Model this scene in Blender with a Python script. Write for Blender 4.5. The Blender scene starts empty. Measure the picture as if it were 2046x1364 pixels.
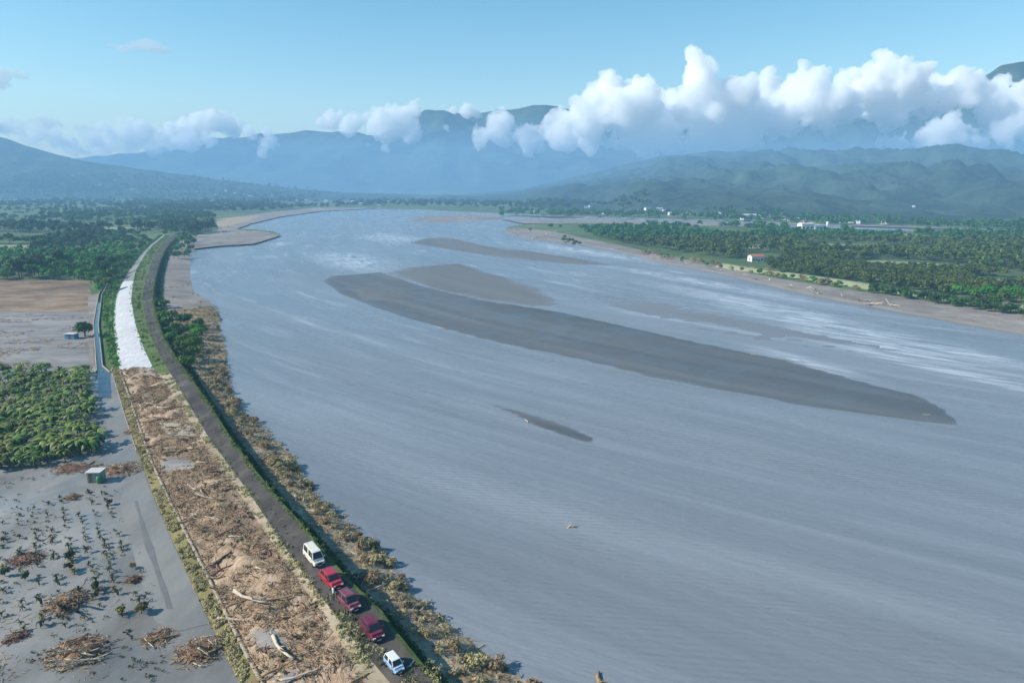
import bpy, bmesh, math, random
import numpy as np
from mathutils import Vector, Matrix, noise as mnoise
R = math.radians
random.seed(7); rng = np.random.default_rng(7)
scene = bpy.context.scene
COL = scene.collection

# ------------------------------------------------------------------ camera, sky, sun, exposure
CAM_H = 46.0
FPX, CX, CY = 1364.0, 1023.0, 682.0            # a 24 mm lens on the 2046 px wide photograph
PITCH = math.atan((CY - 370.0) / FPX)
cam_data = bpy.data.cameras.new('camera'); cam = bpy.data.objects.new('camera', cam_data); COL.objects.link(cam)
cam_data.lens = 24.0; cam_data.sensor_width = 36.0; cam_data.clip_start = 0.5; cam_data.clip_end = 40000
cam.location = (0, 0, CAM_H); cam.rotation_euler = (math.pi / 2 - PITCH, 0, 0)
scene.camera = cam
SUN_ELEV, SUN_AZ = 33.0, 262.0                  # azimuth clockwise from +Y: from the left, a little behind
world = bpy.data.worlds.new('World'); scene.world = world; world.use_nodes = True
wn = world.node_tree; wn.nodes.clear()
w_out = wn.nodes.new('ShaderNodeOutputWorld'); w_bg = wn.nodes.new('ShaderNodeBackground'); w_sky = wn.nodes.new('ShaderNodeTexSky')
w_sky.sky_type = 'NISHITA'; w_sky.sun_disc = False
w_sky.sun_elevation = R(SUN_ELEV); w_sky.sun_rotation = R(SUN_AZ)
w_sky.altitude = 0; w_sky.air_density = 1.15; w_sky.dust_density = 0.0; w_sky.ozone_density = 1.0
w_bg.inputs['Strength'].default_value = 0.100
w_hs = wn.nodes.new('ShaderNodeHueSaturation'); w_hs.inputs['Saturation'].default_value = 1.38; w_hs.inputs['Hue'].default_value = 0.487   # a clear, saturated tropical sky
wn.links.new(w_sky.outputs[0], w_hs.inputs['Color']); wn.links.new(w_hs.outputs[0], w_bg.inputs['Color']); wn.links.new(w_bg.outputs[0], w_out.inputs['Surface'])
sun_data = bpy.data.lights.new('sun', 'SUN'); sun = bpy.data.objects.new('sun', sun_data); COL.objects.link(sun)
sun_data.energy = 5.0; sun_data.angle = R(0.53); sun_data.color = (1.0, 0.94, 0.85)
_sd = Vector((math.sin(R(SUN_AZ)) * math.cos(R(SUN_ELEV)), math.cos(R(SUN_AZ)) * math.cos(R(SUN_ELEV)), math.sin(R(SUN_ELEV))))
sun.rotation_euler = _sd.to_track_quat('Z', 'Y').to_euler(); sun.location = _sd * 500
scene.view_settings.view_transform = 'Standard'; scene.view_settings.look = 'None'
scene.view_settings.exposure = 0.62; scene.view_settings.gamma = 1.0; scene.view_settings.use_curve_mapping = False
scene.render.engine = 'CYCLES'
cy = scene.cycles
cy.use_denoising = True; cy.max_bounces = 40; cy.diffuse_bounces = 2; cy.glossy_bounces = 2; cy.transmission_bounces = 2
cy.volume_bounces = 40; cy.transparent_max_bounces = 6; cy.caustics_reflective = False; cy.caustics_refractive = False
cy.use_adaptive_sampling = True; cy.adaptive_threshold = 0.02

# ------------------------------------------------------------------ helpers
cp, sp = math.cos(PITCH), math.sin(PITCH)
def ray(px, py):
    d = (px - CX) / FPX; e = (CY - py) / FPX
    return d, cp + e * sp, -sp + e * cp
def G(px, py, z=1.0):
    """ground point of height z seen in that direction of the photograph"""
    dx, dy, dz = ray(px, py)
    t = (z - CAM_H) / dz
    return np.array((dx * t, dy * t, z))
def at_depth(px, py, Y):
    dx, dy, dz = ray(px, py); t = Y / dy
    return np.array((dx * t, Y, CAM_H + dz * t)), t / FPX      # point, metres per pixel there

def hash2(ix, iy, s):
    n = (ix.astype(np.int64) * 374761393 + iy.astype(np.int64) * 668265263 + s * 974711) & 0x7fffffff
    n = ((n ^ (n >> 13)) * 1274126177) & 0x7fffffff
    return ((n ^ (n >> 16)) & 0xffff) / 65535.0
def vnoise(x, y, s=0):
    x = np.asarray(x, float); y = np.asarray(y, float)
    ix, iy = np.floor(x), np.floor(y); fx, fy = x - ix, y - iy
    fx = fx * fx * (3 - 2 * fx); fy = fy * fy * (3 - 2 * fy)
    a, b, c, d = hash2(ix, iy, s), hash2(ix + 1, iy, s), hash2(ix, iy + 1, s), hash2(ix + 1, iy + 1, s)
    return (a + (b - a) * fx) * (1 - fy) + (c + (d - c) * fx) * fy
def fbm(x, y, o=4, s=0):
    v = 0.0; a = 0.5; x = np.asarray(x, float); y = np.asarray(y, float)
    for k in range(o):
        v = v + a * (vnoise(x, y, s + k) - 0.5); a *= 0.5; x = x * 2.03 + 17.1; y = y * 2.03 + 5.3
    return v                                                    # about -0.5 .. 0.5

def new_mesh(name, V, F, mat=None, smooth=False):
    V = np.asarray(V, dtype=np.float32).reshape(-1, 3); F = np.asarray(F, dtype=np.int32)
    me = bpy.data.meshes.new(name); k = F.shape[1]
    me.vertices.add(len(V)); me.vertices.foreach_set('co', V.ravel())
    me.loops.add(F.size); me.loops.foreach_set('vertex_index', F.ravel())
    me.polygons.add(len(F)); me.polygons.foreach_set('loop_start', np.arange(0, F.size, k, dtype=np.int32))
    me.polygons.foreach_set('loop_total', np.full(len(F), k, dtype=np.int32))
    if smooth: me.polygons.foreach_set('use_smooth', np.ones(len(F), dtype=bool))
    me.update(calc_edges=True); me.validate()
    if mat: me.materials.append(mat)
    return me
def link(name, me, parent=None, loc=None):
    o = bpy.data.objects.new(name, me); COL.objects.link(o)
    if parent: o.parent = parent
    if loc is not None: o.location = loc
    return o
def tag(o, label=None, cat=None, group=None, kind=None):
    if label: o['label'] = label
    if cat: o['category'] = cat
    if group: o['group'] = group
    if kind: o['kind'] = kind
    return o
def thing(name, label, cat, loc=(0, 0, 0), rz=0.0, group=None):
    o = bpy.data.objects.new(name, None); COL.objects.link(o)
    o.location = loc; o.rotation_euler = (0, 0, rz); o.empty_display_size = 0.2
    return tag(o, label, cat, group)
CH = {}
def child(name, me, parent, loc=None):
    o = link(name, me, parent, loc); CH.setdefault(parent.name, []).append(o); return o
def copy_tree(root, loc, rz=0.0, sc=1.0, label=None, group=None, swap=None):
    c = root.copy(); COL.objects.link(c); c.location = loc; c.rotation_euler = (0, 0, rz); c.scale = (sc, sc, sc)
    if label: c['label'] = label
    if group: c['group'] = group
    def rec(src, dst):
        for ch in CH.get(src.name, []):
            d = ch.copy(); COL.objects.link(d); d.parent = dst
            CH.setdefault(dst.name, []).append(d)
            rec(ch, d)
    rec(root, c)
    return c

class MB:
    """collects simple solids; build() links them as one mesh"""
    def __init__(s): s.V = []; s.F = []
    def add(s, V, F):
        n = len(s.V); s.V += [tuple(v) for v in V]; s.F += [tuple(i + n for i in f) for f in F]; return s
    def box(s, x0, x1, y0, y1, z0, z1, top=None):
        t = top or (x0, x1, y0, y1)
        V = [(x0, y0, z0), (x1, y0, z0), (x1, y1, z0), (x0, y1, z0), (t[0], t[2], z1), (t[1], t[2], z1), (t[1], t[3], z1), (t[0], t[3], z1)]
        return s.add(V, [(3, 2, 1, 0), (4, 5, 6, 7), (0, 1, 5, 4), (1, 2, 6, 5), (2, 3, 7, 6), (3, 0, 4, 7)])
    def tube(s, pts, rad, n=6, cap=True):
        pts = [Vector(p) for p in pts]; b = len(s.V)
        for i, p in enumerate(pts):
            d = (pts[min(i + 1, len(pts) - 1)] - pts[max(i - 1, 0)]).normalized()
            q = d.to_track_quat('Z', 'Y'); r = rad[i] if hasattr(rad, '__len__') else rad
            for k in range(n):
                a = 2 * math.pi * k / n; s.V.append(tuple(p + q @ Vector((r * math.cos(a), r * math.sin(a), 0))))
        for i in range(len(pts) - 1):
            for k in range(n):
                s.F.append((b + i * n + k, b + i * n + (k + 1) % n, b + (i + 1) * n + (k + 1) % n, b + (i + 1) * n + k))
        if cap:
            s.F.append(tuple(b + k for k in range(n))[::-1]); s.F.append(tuple(b + (len(pts) - 1) * n + k for k in range(n)))
        return s
    def mesh(s, name, mat=None, smooth=False):
        me = bpy.data.meshes.new(name); me.from_pydata(s.V, [], s.F); me.update()
        if smooth: me.polygons.foreach_set('use_smooth', np.ones(len(me.polygons), dtype=bool))
        if mat: me.materials.append(mat)
        return me

# ------------------------------------------------------------------ materials
def nd(nt, t, **kw):
    n = nt.nodes.new(t)
    for k, v in kw.items(): setattr(n, k, v)
    return n
def ramp_set(r, stops):
    els = r.color_ramp.elements
    while len(els) > 1: els.remove(els[-1])
    for i, (p, c) in enumerate(stops):
        e = els[0] if i == 0 else els.new(p)
        e.position = p; e.color = (c[0], c[1], c[2], 1)
def flow_s(y): return 437.0 * np.exp(-np.asarray(y) / 230.0) - 0.15 * np.asarray(y)     # the streamlines are x = const + flow_s(y)
def flow_vec(nt):
    L = nt.links; pos = nd(nt, 'ShaderNodeNewGeometry').outputs['Position']; sx = nd(nt, 'ShaderNodeSeparateXYZ'); L.new(pos, sx.inputs[0])
    def m_(op, a, b_):
        n = nd(nt, 'ShaderNodeMath', operation=op)
        for i, q in enumerate((a, b_)):
            if hasattr(q, 'links'): L.new(q, n.inputs[i])
            else: n.inputs[i].default_value = q
        return n.outputs[0]
    y = sx.outputs['Y']; e = m_('MULTIPLY', m_('POWER', math.e, m_('MULTIPLY', y, -1 / 230.0)), 437.0); s_ = m_('SUBTRACT', e, m_('MULTIPLY', y, 0.15))
    cb = nd(nt, 'ShaderNodeCombineXYZ'); L.new(m_('SUBTRACT', sx.outputs['X'], s_), cb.inputs[0]); L.new(y, cb.inputs[1]); return cb.outputs[0]
def mat_noise(name, cols, scale=1.0, rough=0.9, bump=0.0, bscale=None, stretch=(1, 1, 1), rot=0.0, spec=0.25, big=0.0, bigvar=0.0, objrand=0.0, translucent=0.0, detail=6.0, bdist=0.05, coord='pos', contrast=1.0):
    m = bpy.data.materials.new(name); m.use_nodes = True; nt = m.node_tree; L = nt.links
    b = nt.nodes['Principled BSDF']; b.inputs['Roughness'].default_value = rough; b.inputs['Specular IOR Level'].default_value = spec
    if coord == 'flow': src = flow_vec(nt)
    elif coord == 'pos': src = nd(nt, 'ShaderNodeNewGeometry').outputs['Position']
    else: src = nd(nt, 'ShaderNodeTexCoord').outputs['Object']
    mp = nd(nt, 'ShaderNodeMapping'); mp.inputs['Rotation'].default_value = (0, 0, rot); mp.inputs['Scale'].default_value = stretch
    L.new(src, mp.inputs['Vector'])
    n1 = nd(nt, 'ShaderNodeTexNoise'); n1.inputs['Scale'].default_value = scale; n1.inputs['Detail'].default_value = detail; n1.inputs['Roughness'].default_value = 0.62
    L.new(mp.outputs[0], n1.inputs['Vector'])
    rp = nd(nt, 'ShaderNodeValToRGB'); k = len(cols)
    ramp_set(rp, [(0.5 + ((i / (k - 1)) - 0.5) * 0.5 / contrast if k > 1 else 0.5, c) for i, c in enumerate(cols)])
    L.new(n1.outputs['Fac'], rp.inputs['Fac']); c = rp.outputs['Color']
    if bigvar > 0:
        n2 = nd(nt, 'ShaderNodeTexNoise'); n2.inputs['Scale'].default_value = big; n2.inputs['Detail'].default_value = 4; L.new(mp.outputs[0], n2.inputs['Vector'])
        mr = nd(nt, 'ShaderNodeMapRange'); mr.inputs[1].default_value = 0.3; mr.inputs[2].default_value = 0.7; mr.inputs[3].default_value = 1 - bigvar; mr.inputs[4].default_value = 1 + bigvar
        L.new(n2.outputs['Fac'], mr.inputs[0])
        hv = nd(nt, 'ShaderNodeHueSaturation'); L.new(c, hv.inputs['Color']); L.new(mr.outputs[0], hv.inputs['Value']); c = hv.outputs['Color']
    if objrand > 0:
        oi = nd(nt, 'ShaderNodeObjectInfo'); mr = nd(nt, 'ShaderNodeMapRange'); mr.inputs[3].default_value = 1 - objrand; mr.inputs[4].default_value = 1 + objrand
        L.new(oi.outputs['Random'], mr.inputs[0])
        mh = nd(nt, 'ShaderNodeMath', operation='MULTIPLY_ADD'); L.new(oi.outputs['Random'], mh.inputs[0]); mh.inputs[1].default_value = 0.06 * objrand / 0.3; mh.inputs[2].default_value = 0.5 - 0.03 * objrand / 0.3
        hv = nd(nt, 'ShaderNodeHueSaturation'); L.new(c, hv.inputs['Color']); L.new(mr.outputs[0], hv.inputs['Value']); L.new(mh.outputs[0], hv.inputs['Hue']); c = hv.outputs['Color']
    L.new(c, b.inputs['Base Color'])
    if bump > 0:
        n3 = nd(nt, 'ShaderNodeTexNoise'); n3.inputs['Scale'].default_value = bscale or scale * 3; n3.inputs['Detail'].default_value = 5; L.new(mp.outputs[0], n3.inputs['Vector'])
        bp = nd(nt, 'ShaderNodeBump'); bp.inputs['Strength'].default_value = bump; bp.inputs['Distance'].default_value = bdist
        L.new(n3.outputs['Fac'], bp.inputs['Height']); L.new(bp.outputs[0], b.inputs['Normal'])
    if translucent > 0:
        out = nt.nodes['Material Output']; tr = nd(nt, 'ShaderNodeBsdfTranslucent'); mx = nd(nt, 'ShaderNodeMixShader'); mx.inputs[0].default_value = translucent
        L.new(c, tr.inputs['Color']); L.new(b.outputs[0], mx.inputs[1]); L.new(tr.outputs[0], mx.inputs[2]); L.new(mx.outputs[0], out.inputs['Surface'])
    return m

FLOW = math.atan2(0.45, 0.89)                  # the river runs towards (+0.45, -0.89)
M = {}
M['bed'] = mat_noise('river_silt', [(.14, .13, .12), (.2, .19, .18)], 0.05)
M['plain'] = mat_noise('plain_soil_and_grass', [(.035, .075, .02), (.06, .11, .03), (.11, .15, .05), (.18, .19, .11)], 0.02, rough=0.95, big=0.004, bigvar=0.3, bump=0.4, bscale=0.15, bdist=1.5)
M['mud'] = mat_noise('wet_grey_mud', [(.125, .118, .106), (.195, .187, .172), (.27, .258, .238)], 0.16, rough=0.6, spec=0.35, big=0.035, bigvar=0.25, bump=0.35, bscale=1.1, bdist=0.08, stretch=(1, 0.6, 1))
M['track'] = mat_noise('silted_track', [(.155, .15, .138), (.205, .198, .182), (.24, .23, .21)], 0.25, rough=0.6, big=0.05, bigvar=0.2, bump=0.3, bscale=1.5, stretch=(1, 0.25, 1), rot=0.3)
M['rut'] = mat_noise('wheel_rut_mud', [(.135, .13, .118), (.185, .178, .163)], 0.6, rough=0.5, bump=0.3)
M['plot'] = mat_noise('silt_and_flood_litter', [(.12, .10, .085), (.19, .175, .165), (.25, .235, .22), (.15, .11, .08)], 0.3, stretch=(0.35, 1, 1), rough=0.85, big=0.05, bigvar=0.25, bump=0.5)
M['brown'] = mat_noise('flattened_brown_straw', [(.09, .06, .04), (.18, .115, .07), (.26, .18, .11), (.17, .15, .13)], 0.16, stretch=(0.6, 1, 1), rough=0.95, big=0.03, bigvar=0.45, bump=0.5)
M['debris'] = mat_noise('flood_debris_litter', [(.15, .095, .055), (.26, .175, .11), (.34, .25, .17), (.32, .28, .235)], 0.9, rough=0.95, big=0.12, bigvar=0.3, bump=0.9, bscale=2.5, bdist=0.25, contrast=1.2)
M['weeds'] = mat_noise('dry_weeds', [(.11, .085, .04), (.22, .165, .08), (.17, .165, .06), (.30, .23, .13)], 0.7, rough=0.95, big=0.1, bigvar=0.3, bump=0.8, bdist=0.15)
M['grassy'] = mat_noise('green_verge', [(.04, .075, .015), (.075, .115, .025), (.14, .15, .05)], 0.7, rough=0.95, big=0.08, bigvar=0.25, bump=0.8, bdist=0.15)
M['shoulder'] = mat_noise('sandy_shoulder', [(.26, .20, .13), (.36, .29, .2), (.2, .17, .09)], 0.8, rough=0.95, big=0.1, bigvar=0.25, bump=0.5)
M['asphalt'] = mat_noise('worn_asphalt', [(.036, .030, .027), (.060, .051, .045), (.095, .080, .064), (.15, .12, .085)], 0.45, stretch=(1, 0.3, 1), rot=-0.45, rough=0.9, big=0.09, bigvar=0.45, bump=0.3)
M['white'] = mat_noise('white_crushed_stone', [(.30, .30, .31), (.45, .45, .46), (.53, .53, .54)], 0.8, rough=0.9, bump=0.7, bscale=1.6, bdist=0.2, big=0.1, bigvar=0.08)
M['concrete'] = mat_noise('old_concrete', [(.20, .165, .12), (.29, .245, .18), (.35, .31, .25)], 0.7, rough=0.9, bump=0.3)
M['wall'] = mat_noise('levee_wall_stone', [(.025, .024, .02), (.05, .045, .036), (.03, .04, .018)], 0.6, rough=0.95, bump=0.8, bdist=0.2)  # stone colour darkened to carry the shade on the river side
M['bank'] = mat_noise('silty_riverbank', [(.16, .11, .065), (.28, .20, .12), (.37, .30, .21), (.24, .19, .10)], 0.30, rough=0.95, big=0.07, bigvar=0.3, bump=0.9, bscale=1.5, bdist=0.3)
M['shore'] = mat_noise('sandy_far_shore', [(.15, .128, .108), (.225, .195, .168), (.30, .265, .23)], 0.12, rough=0.95, big=0.02, bigvar=0.2, bump=0.6, bdist=0.4)
M['sand'] = mat_noise('wet_dark_sand', [(.070, .075, .076), (.098, .101, .100), (.13, .129, .12)], 0.10, stretch=(1, 0.10, 1), coord='flow', rough=0.42, spec=0.5, big=0.03, bigvar=0.28, bump=0.25, bscale=1.2, bdist=0.04)
M['sand_dry'] = mat_noise('drying_grey_sand', [(.115, .12, .12), (.145, .146, .14), (.165, .163, .152)], 0.05, stretch=(1, 0.15, 1), coord='flow', rough=0.7, big=0.02, bigvar=0.12, bump=0.25, bscale=1.2, bdist=0.04)
M['field'] = mat_noise('pale_field', [(.16, .2, .09), (.23, .25, .14), (.3, .29, .2)], 0.05, stretch=(0.4, 1, 1), rough=0.95, bump=0.4)
M['tan_field'] = mat_noise('tan_flat', [(.30, .22, .13), (.36, .27, .17), (.25, .19, .13)], 0.03, rough=0.95)
M['hill'] = mat_noise('forested_slope', [(.014, .028, .022), (.028, .05, .036), (.045, .072, .048), (.075, .10, .07)], 0.012, rough=1.0, spec=0.1, big=0.0022, bigvar=0.25, bump=1.0, bscale=0.03, bdist=14.0, detail=9)  # forest colour kept dark and bluish, with some distance haze painted in
M['mount'] = mat_noise('mountain_forest', [(.02, .035, .018), (.035, .06, .028), (.06, .085, .045)], 0.004, rough=1.0, spec=0.1, bump=1.0, bscale=0.006, bdist=60.0, detail=9)
M['leaf_dark'] = mat_noise('dark_foliage', [(.02, .052, .010), (.045, .105, .018), (.095, .175, .035)], 0.25, rough=0.7, objrand=0.35, translucent=0.25)
M['leaf_mid'] = mat_noise('green_foliage', [(.03, .10, .008), (.07, .20, .018), (.16, .28, .03)], 0.25, rough=0.6, objrand=0.35, translucent=0.3)
M['leaf_orchard'] = mat_noise('orchard_foliage', [(.035, .08, .012), (.09, .17, .024), (.19, .27, .055)], 0.12, rough=0.6, objrand=0.35, translucent=0.3)
M['leaf_banana'] = mat_noise('banana_leaf', [(.045, .10, .016), (.12, .185, .03), (.24, .26, .06), (.34, .29, .10)], 0.35, rough=0.5, objrand=0.35, translucent=0.3)
M['leaf_crop'] = mat_noise('muddy_crop_leaf', [(.03, .05, .02), (.055, .075, .03), (.10, .10, .045)], 0.6, rough=0.7, objrand=0.35, translucent=0.2)
M['leaf_yellow'] = mat_noise('yellowing_leaf', [(.12, .10, .03), (.2, .17, .05), (.26, .2, .08)], 0.8, rough=0.7, objrand=0.2, translucent=0.2)
M['leaf_dry'] = mat_noise('dry_olive_foliage', [(.20, .155, .08), (.33, .265, .14), (.44, .37, .22)], 0.6, rough=0.9, objrand=0.3, translucent=0.2)
M['leaf_brown'] = mat_noise('dead_brown_leaf', [(.12, .06, .035), (.2, .11, .065), (.26, .16, .1)], 0.9, rough=0.9, objrand=0.2)
M['bark'] = mat_noise('bark', [(.07, .05, .035), (.13, .1, .07)], 1.5, rough=0.95)
M['wood_pale'] = mat_noise('bleached_driftwood', [(.34, .27, .2), (.46, .38, .29), (.54, .46, .36)], 1.5, stretch=(1, 1, 0.4), rough=0.85, objrand=0.2)
M['wood_brown'] = mat_noise('brown_driftwood', [(.12, .075, .045), (.22, .14, .085), (.3, .2, .13)], 1.5, rough=0.9, objrand=0.35)
M['twig'] = mat_noise('tangled_twigs', [(.17, .10, .055), (.30, .195, .115), (.39, .28, .175), (.46, .37, .265)], 1.6, rough=0.9, detail=2, big=0.25, bigvar=0.3)
def plain_mat(name, col, rough=0.5, spec=0.5, metal=0.0, coat=0.0):
    m = mat_noise(name, [tuple(c * 0.9 for c in col), tuple(min(1, c * 1.08) for c in col)], 1.2, rough=rough, spec=spec, coord='obj')
    b = m.node_tree.nodes['Principled BSDF']; b.inputs['Metallic'].default_value = metal; b.inputs['Coat Weight'].default_value = coat
    return m

def wet_patches(m, scale, lo, hi):
    nt = m.node_tree; n = nd(nt, 'ShaderNodeTexNoise'); n.inputs['Scale'].default_value = scale; n.inputs['Detail'].default_value = 5; n.inputs['Distortion'].default_value = 1.0
    nt.links.new(nd(nt, 'ShaderNodeNewGeometry').outputs['Position'], n.inputs['Vector']); r = nd(nt, 'ShaderNodeMapRange')
    for i, q in enumerate((.38, .62, lo, hi)): r.inputs[1 + i].default_value = q
    nt.links.new(n.outputs['Fac'], r.inputs[0]); nt.links.new(r.outputs[0], nt.nodes['Principled BSDF'].inputs['Roughness'])
def wet_margin(m, hi):
    """where the sand hardly clears the river a film of silty water still runs over it"""
    nt = m.node_tree; L = nt.links; b = nt.nodes['Principled BSDF']; src = b.inputs['Base Color'].links[0].from_socket
    sx = nd(nt, 'ShaderNodeSeparateXYZ'); L.new(nd(nt, 'ShaderNodeNewGeometry').outputs['Position'], sx.inputs[0])
    r = nd(nt, 'ShaderNodeMapRange'); r.interpolation_type = 'SMOOTHSTEP'; L.new(sx.outputs['Z'], r.inputs[0])
    for i, q in enumerate((0.0, hi, 0.0, 1.0)): r.inputs[1 + i].default_value = q
    mx = nd(nt, 'ShaderNodeMix', data_type='RGBA'); L.new(r.outputs[0], mx.inputs['Factor']); mx.inputs['A'].default_value = (.178, .192, .212, 1); L.new(src, mx.inputs['B']); L.new(mx.outputs['Result'], b.inputs['Base Color'])
wet_margin(M['sand'], .035); wet_margin(M['sand_dry'], .06)
wet_patches(M['mud'], 0.10, .28, .85); wet_patches(M['track'], 0.15, .35, .9); wet_patches(M['sand'], 0.06, .42, .7)
# water: muddy diffuse body, sky reflection, streaks along the flow, standing ripples, foam where the rapids run
def make_water():
    m = bpy.data.materials.new('silty_river_water'); m.use_nodes = True; nt = m.node_tree; L = nt.links
    b = nt.nodes['Principled BSDF']; b.inputs['IOR'].default_value = 1.33; b.inputs['Specular IOR Level'].default_value = 0.5
    pos = nd(nt, 'ShaderNodeNewGeometry').outputs['Position']
    fv = flow_vec(nt)
    def mapped(rot, sc):
        mp = nd(nt, 'ShaderNodeMapping'); mp.inputs['Rotation'].default_value = (0, 0, rot); mp.inputs['Scale'].default_value = sc; L.new(fv, mp.inputs['Vector']); return mp.outputs[0]
    def noise(v, s, d=4, r=0.55, dist=0.0):
        n = nd(nt, 'ShaderNodeTexNoise'); n.inputs['Scale'].default_value = s; n.inputs['Detail'].default_value = d; n.inputs['Roughness'].default_value = r; n.inputs['Distortion'].default_value = dist; L.new(v, n.inputs['Vector']); return n.outputs['Fac']
    def mrange(v, a, b_, c, d):
        n = nd(nt, 'ShaderNodeMapRange'); n.interpolation_type = 'SMOOTHSTEP'; L.new(v, n.inputs[0])
        for i, q in enumerate((a, b_, c, d)): n.inputs[1 + i].default_value = q
        return n.outputs[0]
    def math_(op, a, b_):
        n = nd(nt, 'ShaderNodeMath', operation=op)
        for i, q in enumerate((a, b_)):
            if hasattr(q, 'links'): L.new(q, n.inputs[i])
            else: n.inputs[i].default_value = q
        return n.outputs[0]
    fl = mapped(0, (1, 0.20, 1)); fl2 = mapped(0.1, (1, 0.3, 1))
    s1 = noise(fl, 0.022, 5, 0.6, 0.6); s2 = noise(fl, 0.13, 4, 0.6, 0.3); s3 = noise(fl2, 0.035, 3)
    st = math_('ADD', math_('MULTIPLY', s1, 0.42), math_('ADD', math_('MULTIPLY', s2, 0.33), math_('MULTIPLY', s3, 0.25)))
    rp = nd(nt, 'ShaderNodeValToRGB'); ramp_set(rp, [(0.37, (.155, .170, .185)), (0.5, (.184, .201, .219)), (0.62, (.230, .249, .270))]); L.new(st, rp.inputs['Fac'])
    # foam patches
    acc = None
    for (px, py, rx, ry) in FOAM:
        c = G(px, py, 0)
        mp = nd(nt, 'ShaderNodeMapping', vector_type='TEXTURE'); mp.inputs['Location'].default_value = (c[0], c[1], 0); mp.inputs['Rotation'].default_value = (0, 0, FLOW); mp.inputs['Scale'].default_value = (rx, ry, 1)
        L.new(pos, mp.inputs['Vector'])
        ln = nd(nt, 'ShaderNodeVectorMath', operation='LENGTH'); L.new(mp.outputs[0], ln.inputs[0])
        f = mrange(ln.outputs['Value'], 0.1, 1.0, 1.0, 0.0)
        acc = f if acc is None else math_('MAXIMUM', acc, f)
    fn = noise(mapped(0, (1, 0.22, 1)), 0.34, 6, 0.70, 0.8)
    foam = math_('MULTIPLY', acc, mrange(fn, 0.40, 0.60, 0.0, 0.95))
    wisps = math_('MULTIPLY', mrange(s2, 0.54, 0.72, 0.0, 0.45), mrange(s3, 0.42, 0.56, 0.0, 1.0))
    sy = nd(nt, 'ShaderNodeSeparateXYZ'); L.new(pos, sy.inputs[0]); foam = math_('MAXIMUM', foam, math_('MULTIPLY', wisps, mrange(sy.outputs['Y'], 110.0, 260.0, 0.0, 1.0)))
    mx = nd(nt, 'ShaderNodeMix', data_type='RGBA'); L.new(foam, mx.inputs['Factor']); L.new(rp.outputs[0], mx.inputs['A']); mx.inputs['B'].default_value = (.5, .52, .55, 1)
    L.new(mx.outputs['Result'], b.inputs['Base Color'])
    L.new(mrange(s1, 0.35, 0.65, 0.20, 0.32), b.inputs['Roughness'])
    # ripples
    wv = nd(nt, 'ShaderNodeTexWave'); wv.bands_direction = 'Y'; wv.inputs['Scale'].default_value = 0.30; wv.inputs['Distortion'].default_value = 7.0; wv.inputs['Detail'].default_value = 2; wv.inputs['Detail Scale'].default_value = 0.5
    L.new(mapped(0.25, (0.35, 1, 1)), wv.inputs['Vector'])
    wmask = mrange(noise(mapped(0, (1, 0.3, 1)), 0.03, 3), 0.42, 0.62, 0.0, 1.0)
    h = math_('ADD', math_('MULTIPLY', math_('MULTIPLY', wv.outputs['Fac'], wmask), 0.26), math_('ADD', math_('MULTIPLY', noise(mapped(0.3, (0.55, 1, 1)), 0.75, 5, 0.6), 0.75), math_('MULTIPLY', noise(mapped(0, (1, 0.35, 1)), 0.15, 3), 0.45)))
    bp = nd(nt, 'ShaderNodeBump'); bp.inputs['Strength'].default_value = 0.8; bp.inputs['Distance'].default_value = 0.30; L.new(h, bp.inputs['Height']); L.new(bp.outputs[0], b.inputs['Normal'])
    return m
FOAM = [(1640, 648, 16, 70), (1760, 690, 12, 60), (1560, 622, 12, 90), (1480, 600, 10, 90), (1850, 730, 9, 50), (700, 520, 30, 90), (560, 487, 12, 30), (780, 475, 35, 90), (1380, 560, 12, 130), (1600, 720, 7, 30), (1700, 770, 5, 25), (1900, 700, 10, 40), (1150, 500, 20, 120)]
M['water'] = make_water()

m = M['canal'] = bpy.data.materials.new('still_canal_water'); m.use_nodes = True
b = m.node_tree.nodes['Principled BSDF']; b.inputs['Roughness'].default_value = 0.06; b.inputs['IOR'].default_value = 1.33
_n = nd(m.node_tree, 'ShaderNodeTexNoise'); _n.inputs['Scale'].default_value = 3; _r = nd(m.node_tree, 'ShaderNodeValToRGB'); ramp_set(_r, [(.3, (.02, .032, .05)), (.7, (.035, .05, .07))])
m.node_tree.links.new(_n.outputs['Fac'], _r.inputs['Fac']); m.node_tree.links.new(_r.outputs[0], b.inputs['Base Color'])

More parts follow.
